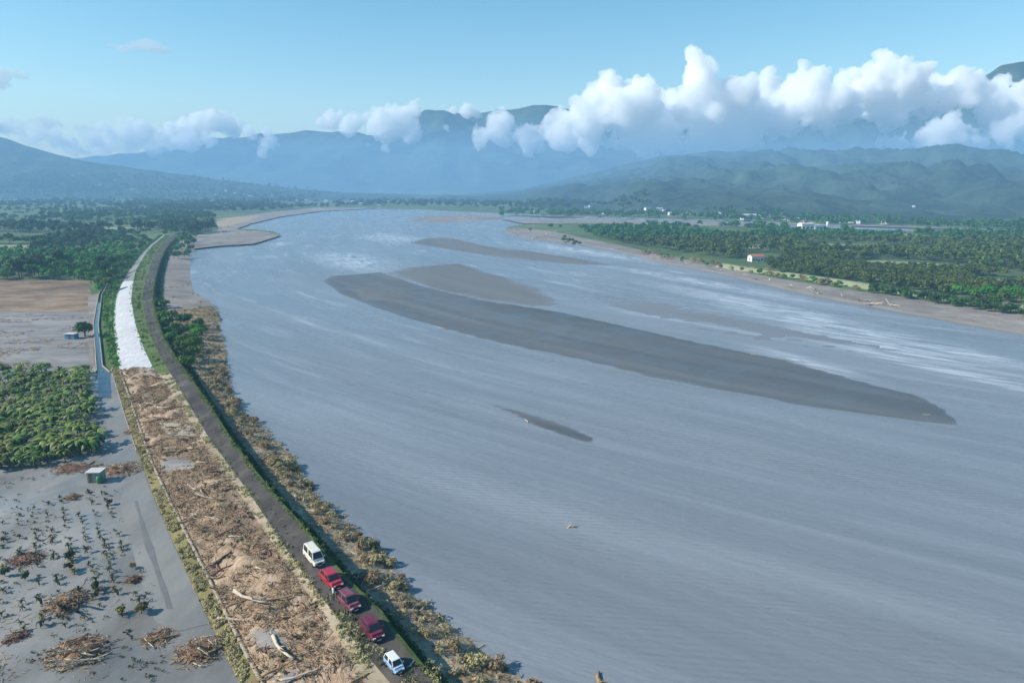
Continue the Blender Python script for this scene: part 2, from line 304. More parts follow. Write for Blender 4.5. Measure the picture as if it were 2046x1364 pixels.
# ------------------------------------------------------------------ terrain: hills and mountains
def crest_fn(pts, Yc):
    us, zs = [], []
    for px, py in pts:
        dx, dy, dz = ray(px, py); us.append(dx / dy); zs.append(CAM_H + Yc * dz / dy)
    o = np.argsort(us); us = np.array(us)[o]; zs = np.array(zs)[o]
    return lambda u: np.interp(u, us, zs)
def foot_fn(pts):
    us, ys = [], []
    for px, py in pts:
        g = G(px, py, 1.0); us.append(g[0] / g[1]); ys.append(g[1])
    return lambda u: np.interp(u, us, ys)
class Hill:
    def __init__(s, crest, Yc, foot, power, amp, fscale, seed, z0=0.4, rough=0.10):
        s.c = crest_fn(crest, Yc); s.Yc = Yc; s.f = foot_fn(foot) if isinstance(foot, list) else (lambda u: np.full(np.shape(u), float(foot)))
        s.p = power; s.amp = amp; s.fs = fscale; s.seed = seed; s.z0 = z0; s.rough = rough
    def h(s, x, y):
        x = np.asarray(x, float); y = np.asarray(y, float); u = x / np.maximum(y, 1.0)
        zc = s.c(u); t = (y - s.f(u)) / np.maximum(s.Yc - s.f(u), 1.0)
        prof = np.where(t < 1, np.clip(t, 0, 1) ** s.p, np.clip(1 - (t - 1) * 0.8, 0, 1))
        g = fbm(x * s.fs, y * s.fs * 0.6, 5, s.seed); rid = np.abs(fbm(x * s.fs * 2.2 + 9, y * s.fs * 0.9, 4, s.seed + 40)) * 2
        damp = np.clip(prof * 4, 0, 1) * np.clip(np.abs(1 - t) * 2.2 + s.rough, 0, 1)
        z = zc * prof + s.amp * np.clip(zc / 190, 0.1, 1) * damp * (g * 1.2 - rid * 0.9 + 0.2)
        return np.where(t <= 0, s.z0 - 2.5, z)
    def build(s, name, u0, u1, nu, ny, mat, yback):
        u = np.linspace(u0, u1, nu); V = np.zeros((ny, nu, 3)); t = np.linspace(0, 1, ny)
        y0 = s.f(u) - 5; yb = np.full(nu, float(yback))
        for k in range(ny):
            y = y0 + (yb - y0) * t[k]; x = u * y; V[k, :, 0] = x; V[k, :, 1] = y; V[k, :, 2] = s.h(x, y)
        idx = np.arange(nu * ny).reshape(ny, nu)
        F = np.stack([idx[:-1, :-1], idx[:-1, 1:], idx[1:, 1:], idx[1:, :-1]], -1).reshape(-1, 4)
        return tag(link(name, new_mesh(name, V, F, mat, True)), kind='structure')
YMAX = 4700.0
HILL_A = Hill([(-700, 262), (-300, 256), (-100, 262), (0, 273), (60, 291), (130, 312), (200, 326), (330, 344), (430, 357), (560, 374), (700, 386), (830, 392), (900, 396)], 2900,
              [(-700, 398), (0, 398), (300, 399), (600, 402), (900, 404)], 1.7, 70, 1 / 260, 3)
HILL_B = Hill([(420, 396), (620, 392), (830, 388), (960, 386), (1040, 378), (1100, 364), (1180, 346), (1250, 326), (1320, 312), (1400, 307), (1500, 305), (1600, 302), (1700, 300), (1800, 304), (1900, 303), (2046, 312), (2300, 300), (2700, 310)], 3900,
              [(420, 403), (830, 405), (1000, 412), (1200, 424), (1450, 436), (1700, 447), (2046, 460), (2500, 468)], 0.95, 125, 1 / 340, 11)
def terrain(x, y):
    if y < 600: return 1.0
    return max(1.0, float(HILL_A.h(x, y)), float(HILL_B.h(x, y)))
def hit(px, py):
    dx, dy, dz = ray(px, py); t = 200.0 * 1.004 ** np.arange(810); x, y = dx * t, dy * t
    h = np.maximum(1.0, np.maximum(HILL_A.h(x, y), HILL_B.h(x, y))); k = int(np.argmax(CAM_H + dz * t <= h)) or -1
    return np.array((x[k], y[k], h[k]))
HILL_A.build('hills', -1.05, 0.0, 240, 110, M['hill'], 4600)
HILL_B.build('hills', -0.45, 1.05, 330, 130, M['hill'], 4600)
Hill([(-300, 300), (100, 320), (300, 302), (365, 284), (470, 276), (560, 268), (610, 260), (680, 262), (760, 272), (850, 222), (885, 222), (940, 242), (1000, 262), (1080, 270), (1160, 285), (1300, 330), (1500, 360)], 8000, 4790, 0.9, 260, 1 / 1100, 21, rough=0.3).build('mountain_range', -1.1, 0.45, 240, 90, M['mount'], 9200)
Hill([(520, 360), (700, 300), (800, 250), (840, 232), (900, 225), (960, 222), (1000, 216), (1040, 214), (1090, 209), (1120, 214), (1180, 235), (1300, 250), (1500, 260)], 11800, 9400, 0.9, 260, 1 / 1200, 27, rough=0.3).build('mountain_range', -0.42, 0.6, 160, 60, M['mount'], 13000)
Hill([(1100, 330), (1250, 290), (1400, 262), (1500, 250), (1600, 245), (1700, 238), (1800, 226), (1860, 205), (1940, 165), (2000, 134), (2040, 126), (2100, 134), (2300, 160), (2700, 220)], 9600, 7600, 0.95, 320, 1 / 1100, 33, rough=0.3).build('mountain_range', 0.0, 1.15, 240, 90, M['mount'], 10800)

# ------------------------------------------------------------------ ground, river, banks
def flat_poly(name, pts, z, mat, depth=1.5):
    bm = bmesh.new(); vs = [bm.verts.new((p[0], p[1], z)) for p in pts]; f = bm.faces.new(vs)
    f.normal_update()
    if f.normal.z < 0: f.normal_flip()
    lo = [bm.verts.new((p[0], p[1], z - depth)) for p in pts]; n = len(pts)
    for i in range(n): bm.faces.new((vs[i], vs[(i + 1) % n], lo[(i + 1) % n], lo[i]))
    bmesh.ops.triangulate(bm, faces=[f]); bmesh.ops.recalc_face_normals(bm, faces=bm.faces)
    me = bpy.data.meshes.new(name); bm.to_mesh(me); bm.free(); me.materials.append(mat); me.materials.append(M['bed'])
    for p in me.polygons: p.material_index = 0 if p.normal.z > .5 else 1
    return tag(link(name, me), kind='structure')
def roughen(pts, step, amp, seed, closed=False):
    """subdivide a world polyline and shake it sideways"""
    out = []; P = [np.array(p[:2], float) for p in pts]
    if closed: P.append(P[0])
    for a, b_ in zip(P[:-1], P[1:]):
        L_ = np.linalg.norm(b_ - a); n = max(1, int(L_ / step)); nv = np.array((-(b_ - a)[1], (b_ - a)[0])) / max(L_, 1e-6)
        for i in range(n):
            p = a + (b_ - a) * i / n; am = amp(p) if callable(amp) else amp
            out.append(p + nv * am * 2 * float(fbm(p[0] / (step * 2.5), p[1] / (step * 2.5), 3, seed)))
    if not closed: out.append(P[-1])
    return out
tag(link('ground', new_mesh('ground', [(-YMAX, -300, -2), (YMAX, -300, -2), (YMAX, YMAX, -2), (-YMAX, YMAX, -2)], [(0, 1, 2, 3)], M['bed'])), kind='structure')
tag(link('river', new_mesh('river', [(-1500, -299, 0), (1900, -299, 0), (1900, 2400, 0), (-1500, 2400, 0)], [(0, 1, 2, 3)], M['water'])), kind='structure')
W_LINE = [(1500, 1420), (1440, 1270), (1364, 1095), (1345, 1040), (1290, 965), (1240, 895), (1190, 835), (1145, 795), (1095, 765), (1045, 705), (1000, 645), (960, 612), (910, 592), (885, 562), (850, 522), (815, 484), (780, 466), (740, 460), (700, 454), (650, 445), (620, 440), (600, 424), (585, 392), (550, 384), (520, 384), (496, 386)]
left_px = [(px, py) for py, px in W_LINE] + [(440, 490), (505, 486), (562, 469), (530, 462), (470, 458), (500, 446), (560, 432), (640, 421), (720, 417), (830, 419), (900, 423), (1000, 427), (1100, 431), (1300, 437), (1500, 443), (1700, 452), (2046, 463), (2300, 468)]
lw = [G(px, py, 0)[:2] for px, py in left_px[len(W_LINE):]]
lw = roughen(lw, 6, lambda p: 0.6 + p[1] * 0.004, 5)
UNDER_LEVEE = [(1500, 930), (1364, 830), (1254, 735), (1106, 612), (1000, 525), (880, 438), (765, 368), (675, 314), (600, 292), (540, 300), (497, 322), (470, 346), (464, 360), (470, 384)]
lw = [G(px, py, 1)[:2] for py, px in UNDER_LEVEE] + lw
flat_poly('left_bank', [(0, -295), (0, 38)] + lw + [(4690, 900), (4690, 4690), (-4690, 4690), (-4690, -295)], 1.0, M['plain'])
right_px = [(1010, 462), (1025, 470), (1060, 477), (1110, 483), (1160, 489), (1230, 501), (1330, 526), (1450, 549), (1560, 576), (1680, 601), (1800, 623), (1900, 641), (2046, 667), (2300, 716), (2600, 784)]
rw = roughen([G(px, py, 0)[:2] for px, py in right_px], 6, lambda p: 0.6 + p[1] * 0.002, 9)
back_px = [(2600, 478), (2046, 468.5), (1700, 460), (1500, 453), (1300, 449), (1150, 447), (1050, 450), (1015, 455)]
rb = roughen([G(px, py, 0)[:2] for px, py in back_px], 15, 4, 13)
flat_poly('right_bank', rw + [(500, -295), (4600, -295), (4600, 480)] + rb, 1.0, M['plain'])
def sheet(name, px_pts, z, mat, amp=0.4, step=4, seed=1, kind='structure'):
    pts = roughen([G(px, py, z)[:2] for px, py in px_pts], step, amp, seed, closed=True)
    bm = bmesh.new(); f = bm.faces.new([bm.verts.new((p[0], p[1], z)) for p in pts]); f.normal_update()
    if f.normal.z < 0: f.normal_flip()
    bmesh.ops.triangulate(bm, faces=[f]); me = bpy.data.meshes.new(name); bm.to_mesh(me); bm.free(); me.materials.append(mat)
    return tag(link(name, me), kind=kind)
# right shore strip of sand between water and hedge
shore_in = [(2600, 735), (2300, 680), (2046, 628), (1900, 608), (1760, 588), (1640, 570), (1540, 553), (1450, 535), (1330, 510), (1230, 488), (1160, 474), (1100, 462), (1040, 455), (1014, 456)]
_pts = rw + [tuple(p) for p in roughen([G(px, py, 1.02)[:2] for px, py in shore_in], 8, 2.5, 15)]
bm = bmesh.new(); f = bm.faces.new([bm.verts.new((p[0], p[1], 1.02)) for p in _pts]); f.normal_update()
if f.normal.z < 0: f.normal_flip()
bmesh.ops.triangulate(bm, faces=[f]); me = bpy.data.meshes.new('shore'); bm.to_mesh(me); bm.free(); me.materials.append(M['shore']); tag(link('shore', me), kind='structure')
sheet('shore', [(384, 497), (440, 491), (505, 487), (562, 470), (530, 463), (470, 459), (500, 447), (560, 433), (640, 422), (720, 418), (760, 416), (640, 414), (540, 424), (480, 432), (440, 436), (434, 462), (395, 468)], 1.02, M['shore'], 1.5, 12, 17)
sheet('tan_flat', [(432, 437), (475, 434), (520, 430), (500, 440), (455, 452), (434, 456)], 1.06, M['tan_field'], 2, 10, 18)
sheet('field', [(1640, 524), (1760, 520), (1930, 530), (1935, 543), (1800, 537), (1700, 532)], 1.03, M['field'], 1, 8, 21)
sheet('field', [(1600, 487), (1740, 489), (1860, 498), (1850, 506), (1700, 500), (1610, 495)], 1.03, M['field'], 1, 8, 22)
sheet('field', [(1700, 464), (1830, 466), (1825, 472), (1720, 470)], 1.03, M['field'], 1, 8, 23)
sheet('field', [(1480, 488), (1530, 489), (1528, 496), (1470, 495)], 1.03, M['field'], 1, 8, 24)
sheet('field', [(1940, 556), (2100, 560), (2100, 573), (1950, 567)], 1.03, M['shore'], 1, 8, 25)
sheet('mudflat', [(1000, 437), (1200, 439), (1420, 444), (1560, 449), (1480, 452), (1300, 448), (1150, 446), (1050, 447)], 1.09, M['shore'], 3, 20, 26)
sheet('country_road', [(-200, 444), (60, 448), (180, 452), (265, 455), (265, 459.5), (170, 457), (60, 453), (-200, 450)], 1.03, M['field'], 0.6, 12, 27)
sheet('field', [(-200, 488), (50, 490), (90, 496), (40, 503), (-200, 506)], 1.03, M['field'], 1, 8, 28)
sheet('field', [(330, 388), (420, 386), (450, 392), (340, 395)], 1.03, M['field'], 5, 30, 29)

# plots between the grove and the near mud field
sheet('brown_field', [(-500, 559), (60, 559), (178, 562), (184, 592), (186, 623), (60, 622), (-500, 624)], 1.04, M['brown'], 0.5, 5, 31)
sheet('silted_plot', [(-500, 620), (100, 620), (186, 620), (188, 680), (192, 745), (-500, 745)], 1.02, M['plot'], 0.3, 5, 32)
sheet('mud_field', [(-700, 738), (225, 738), (262, 800), (330, 1000), (455, 1240), (500, 1300), (640, 1480), (640, 1700), (-900, 1700)], 1.05, M['mud'], 0.3, 4, 33)
sheet('mud_track', [(205, 786), (240, 786), (283, 930), (310, 1000), (365, 1130), (420, 1245), (350, 1262), (310, 1240), (270, 1120), (240, 1010), (250, 960), (215, 880)], 1.08, M['track'], 0.35, 3, 34)
sheet('mud_track', [(268, 1000), (274, 1000), (300, 1080), (332, 1170), (345, 1215), (333, 1215), (318, 1170), (288, 1080)], 1.10, M['rut'], 0.3, 2, 35)

# sandbars: low domes of sand breaking the surface of the water
def sandbar(px_pts, mat, top=0.10, edge=5.0, step=1.6, seed=1, nz=0.05):
    P = np.array([G(px, py, 0)[:2] for px, py in px_pts]); c, s_ = math.cos(FLOW), math.sin(FLOW)
    Rm = np.array(((c, -s_), (s_, c))); Q = P @ Rm.T
    x = np.arange(Q[:, 0].min() - 8, Q[:, 0].max() + 8, step); y = np.arange(Q[:, 1].min() - 8, Q[:, 1].max() + 8, step * 2.5)
    X, Y = np.meshgrid(x, y); pts = np.stack([X.ravel(), Y.ravel()], -1)
    dmin = np.full(len(pts), 1e9); ins = np.zeros(len(pts), bool)
    for a, b_ in zip(Q, np.roll(Q, -1, 0)):
        ab = b_ - a; t = np.clip(((pts - a) @ ab) / (ab @ ab), 0, 1); dmin = np.minimum(dmin, np.linalg.norm(pts - a - t[:, None] * ab, axis=1))
        cond = (a[1] > pts[:, 1]) != (b_[1] > pts[:, 1]); xi = (b_[0] - a[0]) * (pts[:, 1] - a[1]) / (b_[1] - a[1] + 1e-12) + a[0]; ins ^= cond & (pts[:, 0] < xi)
    d = np.where(ins, dmin, -dmin).reshape(X.shape)
    wx = X * c + Y * s_; wy = -X * s_ + Y * c; fu = wx - flow_s(wy)
    Z = np.clip(d / edge, -1, 1) * top + nz * 2 * fbm(fu / 11, wy / 45, 4, seed) + np.where(d < 0, d * .05, 0) + nz * 1.3 * fbm(fu / 3.5, wy / 14, 3, seed + 7)
    idx = np.arange(X.size).reshape(X.shape); keep = (d > -6)
    F = np.stack([idx[:-1, :-1], idx[:-1, 1:], idx[1:, 1:], idx[1:, :-1]], -1).reshape(-1, 4)
    F = F[keep.ravel()[F].all(1)]
    return tag(link('sandbar', new_mesh('sandbar', np.stack([wx, wy, Z], -1), F, mat, True)), kind='structure')
sandbar([(640, 561), (665, 551), (760, 544), (830, 566), (960, 598), (1130, 624), (1250, 650), (1400, 684), (1550, 714), (1700, 754), (1830, 788), (1895, 822), (1922, 851), (1700, 826), (1500, 791), (1300, 756), (1150, 717), (960, 677), (830, 642), (740, 614), (680, 590)], M['sand'], 0.13, 5, 1.3, 3, 0.075)
sandbar([(755, 546), (840, 530), (920, 527), (1000, 548), (1080, 578), (1135, 612), (1060, 612), (960, 600), (870, 578), (810, 560)], M['sand_dry'], 0.11, 12, 1.5, 13, .09)
sandbar([(690, 578), (740, 572), (800, 578), (830, 592), (770, 604), (720, 600)], M['sand_dry'], 0.2, 5, 1.3, 14, .14)
sandbar([(815, 486), (850, 476), (900, 475), (960, 489), (1060, 502), (1150, 514), (1250, 533), (1150, 529), (1000, 516), (900, 499)], M['sand_dry'], 0.07, 7, 1.6, 15, .07)
sandbar([(925, 790), (1000, 808), (1080, 829), (1150, 850), (1198, 874), (1186, 890), (1130, 876), (1060, 851), (990, 818)], M['sand'], 0.085, 1.6, 0.5, 16, 0.08)
sandbar([(1160, 582), (1230, 574), (1300, 597), (1400, 620), (1600, 662), (1820, 702), (1700, 706), (1500, 676), (1350, 650), (1220, 612)], M['sand_dry'], 0.004, 8, 1.5, 17, 0.055)
sandbar([(815, 441), (850, 432), (930, 429), (1000, 432), (1010, 438), (950, 442), (880, 446)], M['shore'], 0.3, 12, 5, 18)
sandbar([(1000, 430), (1100, 432), (1180, 435), (1100, 436)], M['leaf_dark'], 0.6, 10, 5, 19)

# ------------------------------------------------------------------ the levee, row by row
A_ = {1500: 555, 1364: 478, 1300: 445, 1240: 418, 1130: 365, 1000: 310, 930: 283, 830: 250, 770: 232, 735: 222, 650: 205, 590: 205, 540: 236, 510: 266, 490: 290, 470: 318}
K_ = {1500: 600, 1364: 525, 1320: 500, 1206: 443, 1100: 390, 1000: 340, 926: 305, 850: 278, 790: 258, 735: 238, 700: 233, 650: 226, 600: 229, 570: 240, 540: 259, 510: 281, 490: 300, 470: 326}
S_ = {1500: 815, 1364: 728, 1300: 690, 1220: 641, 1140: 583, 1095: 552, 1000: 488, 950: 453, 880: 404, 815: 363, 760: 327, 735: 306, 700: 289, 650: 271, 600: 262, 570: 265, 540: 271, 510: 289, 490: 305, 470: 330}
L_ = {1500: 868, 1364: 780, 1275: 705, 1220: 664, 1140: 603, 1095: 571, 1000: 509, 950: 473, 880: 421, 815: 382, 760: 349, 715: 322, 675: 303, 640: 291, 600: 284, 570: 288, 540: 297, 510: 309, 490: 322, 470: 344}
R_ = {1500: 985, 1380: 885, 1325: 835, 1254: 778, 1220: 755, 1159: 692, 1106: 645, 1040: 591, 1000: 555, 945: 510, 880: 460, 815: 420, 765: 385, 715: 350, 675: 325, 640: 312, 600: 303, 570: 306, 540: 312, 515: 321, 497: 330, 480: 345, 470: 354}
W_ = dict(W_LINE); W_[470] = 388
def itp(d, y):
    k = sorted(d); return np.interp(y, k, [d[i] for i in k])
def line3(d, z):
    def f(y): return G(float(itp(d, y)), y, z)
    return f
ZR, ZF = 3.6, 1.5
pA, pK, pS, pL, pR = line3(A_, 1.04), line3(K_, 1.45), line3(S_, 3.35), line3(L_, ZR), line3(R_, ZR)
def pR2(y): return pR(y) + np.array((0.4, 0.14, -0.06))
def pF(y): q = pR(y) + np.array((1.0, 0.36, 0)); q[2] = ZF; return q
def pW(y): return G(float(itp(W_, y)), y, -0.15)
def rows(y0, y1, near=2.0):
    out = [y0]; y = y0
    while y > y1:
        y -= max(0.5, near * ((y - 370) / 900) ** 1.6); out.append(max(y, y1))
    return out
class Ribbon:
    def __init__(s, name, a, b_, y0, y1, n, mat, disp=0.0, dscale=1.0, near=2.0, seed=1, bulge=0.0, dz=0.0):
        ys = rows(y0, y1, near); V = np.zeros((len(ys), n + 1, 3)); t = np.linspace(0, 1, n + 1)
        for i, y in enumerate(ys):
            P, Q = a(y), b_(y); V[i] = P[None] + (Q - P)[None] * t[:, None]
        w = np.sin(np.pi * t)[None]
        V[..., 2] += dz + bulge * w + disp * np.clip(w * 2.5, 0, 1) * (2 * fbm(V[..., 0] / dscale, V[..., 1] / dscale, 4, seed))
        s.V = V; idx = np.arange(V.shape[0] * (n + 1)).reshape(V.shape[:2])
        F = np.stack([idx[:-1, :-1], idx[:-1, 1:], idx[1:, 1:], idx[1:, :-1]], -1).reshape(-1, 4)
        s.o = tag(link(name, new_mesh(name, V, F, mat, True)), kind='structure'); s.ys = np.array(ys)
    def at(s, y, t):
        i = float(np.interp(-y, -s.ys, np.arange(len(s.ys)))); j = t * (s.V.shape[1] - 1)
        i0 = min(int(i), s.V.shape[0] - 2); j0 = min(int(j), s.V.shape[1] - 2); fi, fj = i - i0, j - j0; V = s.V
        return (V[i0, j0] * (1 - fj) + V[i0, j0 + 1] * fj) * (1 - fi) + (V[i0 + 1, j0] * (1 - fj) + V[i0 + 1, j0 + 1] * fj) * fi
    def scatter(s, n):
        """n points spread evenly over its area"""
        c = (s.V[:-1, 0] - s.V[1:, 0]); ln = np.linalg.norm(s.V[:-1, -1] - s.V[:-1, 0], axis=1) * np.linalg.norm(c, axis=1); cdf = np.cumsum(ln) / ln.sum()
        out = []
        for _ in range(n):
            i = int(np.searchsorted(cdf, rng.random())); f_ = rng.random(); y = s.ys[i] * (1 - f_) + s.ys[i + 1] * f_; out.append((y, rng.random()))
        return out
rb_weeds = Ribbon('weedy_verge', pA, pK, 1500, 735, 4, M['weeds'], 0.12, 1.2, seed=2)
rb_green = Ribbon('grass_verge', pA, pK, 735, 470, 4, M['grassy'], 0.2, 2.0, seed=3)
rb_berm = Ribbon('levee_slope', pK, pS, 1500, 736, 26, M['debris'], 0.60, 2.6, near=1.6, seed=4, bulge=0.25)
rb_white = Ribbon('gravel_apron', pK, pS, 738, 562, 10, M['white'], 0.12, 2.5, seed=5, bulge=0.15, dz=0.02)
rb_track = Ribbon('gravel_track', pK, pS, 562, 470, 4, M['track'], 0.05, 3, seed=6)
rb_sh = Ribbon('road_shoulder', pS, pL, 1500, 745, 5, M['shoulder'], 0.08, 1.5, seed=7)
rb_shg = Ribbon('grass_verge', pS, pL, 745, 470, 5, M['grassy'], 0.12, 2, seed=8)
rb_road = Ribbon('levee_road', pL, pR, 1500, 470, 6, M['asphalt'], 0.015, 2, seed=9)
rb_v2 = Ribbon('grass_verge', pR, pR2, 1500, 470, 2, M['grassy'], 0.08, 1, seed=10)
rb_wall = Ribbon('levee_wall', pR2, pF, 1500, 470, 4, M['wall'], 0.12, 1.0, seed=11)
rb_flat = Ribbon('mudflat', pF, pW, 612, 470, 12, M['shore'], 0.2, 4, near=1.6, seed=13, bulge=0.2)
rb_bank = Ribbon('riverbank', pF, pW, 1500, 612, 18, M['bank'], 0.28, 2.5, near=1.6, seed=12, bulge=0.25)
def kerb(name, a, off, y0, y1, w, h, mat):
    ys = rows(y0, y1, 3.0); V = []; 
    for y in ys:
        p = a(y); V += [p + np.array((off, 0, -0.2)), p + np.array((off, 0, h)), p + np.array((off + w, 0, h)), p + np.array((off + w, 0, -0.2))]
    F = []
    for i in range(len(ys) - 1):
        for k in range(3): F.append((i * 4 + k, i * 4 + k + 1, (i + 1) * 4 + k + 1, (i + 1) * 4 + k))
    return tag(link(name, new_mesh(name, V, F, mat)), kind='structure')
kerb('kerb', pK, -0.25, 1420, 738, 0.5, 0.16, M['concrete'])
kerb('kerb', pA, -0.15, 900, 738, 0.22, 0.10, M['concrete'])
# canal beside the plots
C1 = {795: 197, 745: 195, 700: 192, 650: 188, 590: 198, 560: 215}; C2 = {795: 222, 745: 219, 732: 204, 700: 201, 650: 196, 590: 203, 560: 219}
Ribbon('canal', line3(C1, 1.11), line3(C2, 1.11), 795, 560, 2, M['canal'], 0, 1, seed=1)
kerb('canal_wall', line3(C1, 1.04), -0.35, 745, 560, 0.35, 0.45, M['concrete'])
kerb('canal_wall', line3(C2, 1.04), 0.0, 745, 560, 0.30, 0.4, M['concrete'])
tag(sheet('canal_path', [(176, 590), (196, 586), (190, 640), (186, 700), (192, 745), (176, 745), (178, 680)], 1.07, M['shore'], 0.2, 4, 41), kind='structure')
# right bank levee
RA = [(1440, 527), (1490, 535), (1600, 549), (1680, 560), (1760, 573), (1900, 592), (2046, 612), (2300, 650)]
rl = [G(px, py, 2.6) for px, py in RA]
V = []
for p in rl: V += [p + np.array((-3.2, 0, -1.7)), p + np.array((-1.2, 0, 0)), p + np.array((3.0, 2, 0)), p + np.array((6.5, 3, -1.7))]
F = [(i * 4 + k, i * 4 + k + 1, (i + 1) * 4 + k + 1, (i + 1) * 4 + k) for i in range(len(rl) - 1) for k in range(3)]
tag(link('levee', new_mesh('levee', V, F, M['field'])), kind='structure')

# ------------------------------------------------------------------ haze and clouds
def vol_mat(name, color, density, aniso=0.0):
    m = bpy.data.materials.new(name); m.use_nodes = True; nt = m.node_tree; nt.nodes.remove(nt.nodes['Principled BSDF'])
    v = nd(nt, 'ShaderNodeVolumePrincipled'); v.inputs['Color'].default_value = (*color, 1); v.inputs['Density'].default_value = density; v.inputs['Anisotropy'].default_value = aniso
    nt.links.new(v.outputs[0], nt.nodes['Material Output'].inputs['Volume']); return m
HAZE_TOP = 300.0
hz = MB().box(-4750, 4750, -320, 4750, -3, HAZE_TOP).mesh('haze', vol_mat('pale_air', (.33, .61, .93), 0.00029))
tag(link('haze', hz), kind='stuff')
def make_cloud(label, blobs, mat, Y, seed, flat=1.0, voxel=17.0, puff=14, rough=1.0, depth=0.55):
    r_ = random.Random(seed); bm = bmesh.new()
    base = bmesh.new(); bmesh.ops.create_icosphere(base, subdivisions=2, radius=1.0)
    bv = [v.co.copy() for v in base.verts]; bf = [[v.index for v in f.verts] for f in base.faces]; base.free()
    V, F = [], []
    def sph(c, r, fl):
        n = len(V)
        for v in bv: V.append((c[0] + v.x * r, c[1] + v.y * r * 0.9, c[2] + v.z * r * fl))
        for f in bf: F.append([i + n for i in f])
    for (px, py, rp) in blobs:
        yy = Y + r_.uniform(-1, 1) * depth * 420
        c, s_ = at_depth(px, py, yy); r = rp * s_ * FPX / 1000.0 * (1000.0 / FPX)
        sph(c, r * 0.86, flat)
        for _ in range(puff):
            d = Vector((r_.gauss(0, 1), r_.gauss(0, 1), r_.gauss(0.25, 1))).normalized(); q = r_.uniform(0.28, 0.5)
            sph((c[0] + d.x * r * 0.8, c[1] + d.y * r * 0.8, c[2] + d.z * r * 0.8 * flat), r * q, flat)
    me = bpy.data.meshes.new('cloud'); me.from_pydata(V, [], F); o = link('cloud', me)
    md = o.modifiers.new('remesh', 'REMESH'); md.mode = 'VOXEL'; md.voxel_size = voxel
    dg = bpy.context.evaluated_depsgraph_get(); me2 = bpy.data.meshes.new_from_object(o.evaluated_get(dg)); o.modifiers.clear(); o.data = me2; bpy.data.meshes.remove(me)
    n = len(me2.vertices); co = np.zeros(n * 3, np.float32); no = np.zeros(n * 3, np.float32)
    me2.vertices.foreach_get('co', co); me2.vertex_normals.foreach_get('vector', no); co = co.reshape(-1, 3); no = no.reshape(-1, 3)
    off = Vector((seed * 13.1, 0, 0)); dsp = np.empty(n, np.float32)
    for i in range(n):
        p = Vector(co[i]); dsp[i] = rough * (85 * (mnoise.turbulence(p / 240 + off, 5, True) - 0.55) + 46 * (mnoise.turbulence(p / 75 + off, 3, True) - .5))
    co += no * dsp[:, None]; me2.vertices.foreach_set('co', co.ravel()); me2.update(); me2.materials.clear(); me2.materials.append(mat)
    me2.polygons.foreach_set('use_smooth', np.ones(len(me2.polygons), bool)); me2.name = 'cloud'
    return tag(o, label, 'cloud', kind='stuff')
MC = vol_mat('cumulus', (1.0, 1.0, 1.0), 0.014)
MC2 = vol_mat('thin_cloud', (.98, .98, 1.0), 0.011)
MC3 = vol_mat('grey_wisp', (.86, .84, .90), 0.0036)
make_cloud('big white cumulus bank along the ridge on the right', [(960, 272, 26), (1000, 255, 34), (1060, 280, 34), (1120, 268, 44), (1180, 240, 52), (1215, 198, 48), (1258, 220, 62), (1300, 262, 52), (1335, 232, 55), (1398, 128, 32), (1396, 165, 42), (1402, 215, 58), (1450, 232, 64), (1480, 188, 36), (1538, 180, 38), (1552, 226, 58), (1610, 168, 36), (1640, 206, 56), (1700, 192, 46), (1768, 150, 42), (1822, 160, 42), (1780, 205, 52), (1695, 218, 36), (1878, 190, 50), (1935, 182, 46), (1290, 298, 24), (1492, 266, 42), (1400, 280, 40), (1345, 290, 30), (1180, 284, 22), (1240, 280, 30), (1450, 288, 26), (1120, 290, 18)], MC, 6350, 1)
make_cloud('white cloud lobe hanging low against the dark mountain at right', [(1990, 215, 52), (2050, 215, 55), (2120, 220, 60), (2010, 262, 34), (1900, 265, 40), (1850, 278, 34), (1800, 285, 20), (1765, 278, 14), (2080, 265, 40), (1940, 280, 28), (2200, 230, 60)], MC, 6300, 2)
make_cloud('small white cumulus above the middle mountains, with a tall tip', [(640, 246, 20), (665, 242, 26), (705, 250, 26), (755, 250, 34), (800, 240, 36), (832, 218, 22), (822, 268, 28), (780, 266, 24), (815, 292, 14), (600, 250, 12)], MC, 6500, 3, puff=12)
make_cloud('low white cloud puff over the left end of the middle mountains', [(365, 262, 22), (392, 256, 30), (424, 246, 30), (460, 258, 28), (500, 268, 20), (535, 266, 12), (340, 272, 16)], MC, 6550, 4, puff=12)
make_cloud('little cloud scrap drifting below the middle cloud row', [(530, 292, 18), (545, 280, 14), (522, 306, 12), (602, 324, 8), (792, 320, 9), (735, 296, 9), (893, 258, 10), (770, 300, 10)], MC2, 6400, 5, voxel=13, puff=9, rough=0.6)
make_cloud('small white cloud cap on the highest far peak', [(905, 222, 13), (930, 222, 18), (950, 226, 14), (885, 214, 8)], MC, 9000, 6, voxel=14, puff=8, rough=0.5)
make_cloud('soft white cloud behind the left hill', [(250, 262, 26), (285, 266, 28), (220, 274, 26), (320, 280, 26), (180, 282, 26), (140, 290, 24), (260, 290, 28), (40, 262, 22), (75, 268, 24), (110, 280, 24), (350, 290, 26), (385, 285, 24), (310, 305, 22), (210, 300, 22), (420, 280, 20), (0, 255, 22), (-40, 250, 26)], MC2, 6400, 7, puff=9)
make_cloud('flat lilac grey cloud veil above the left hill', [(20, 250, 34), (90, 246, 40), (-60, 246, 50), (170, 258, 30), (380, 232, 22), (430, 226, 16)], MC3, 7200, 8, flat=0.4, puff=8, rough=0.7)
make_cloud('thin lilac cloud wisp high in the left sky', [(250, 96, 26), (285, 90, 32), (320, 100, 24), (220, 92, 12), (355, 98, 12)], MC3, 7500, 9, flat=0.42, puff=8, rough=0.6, depth=0.2)
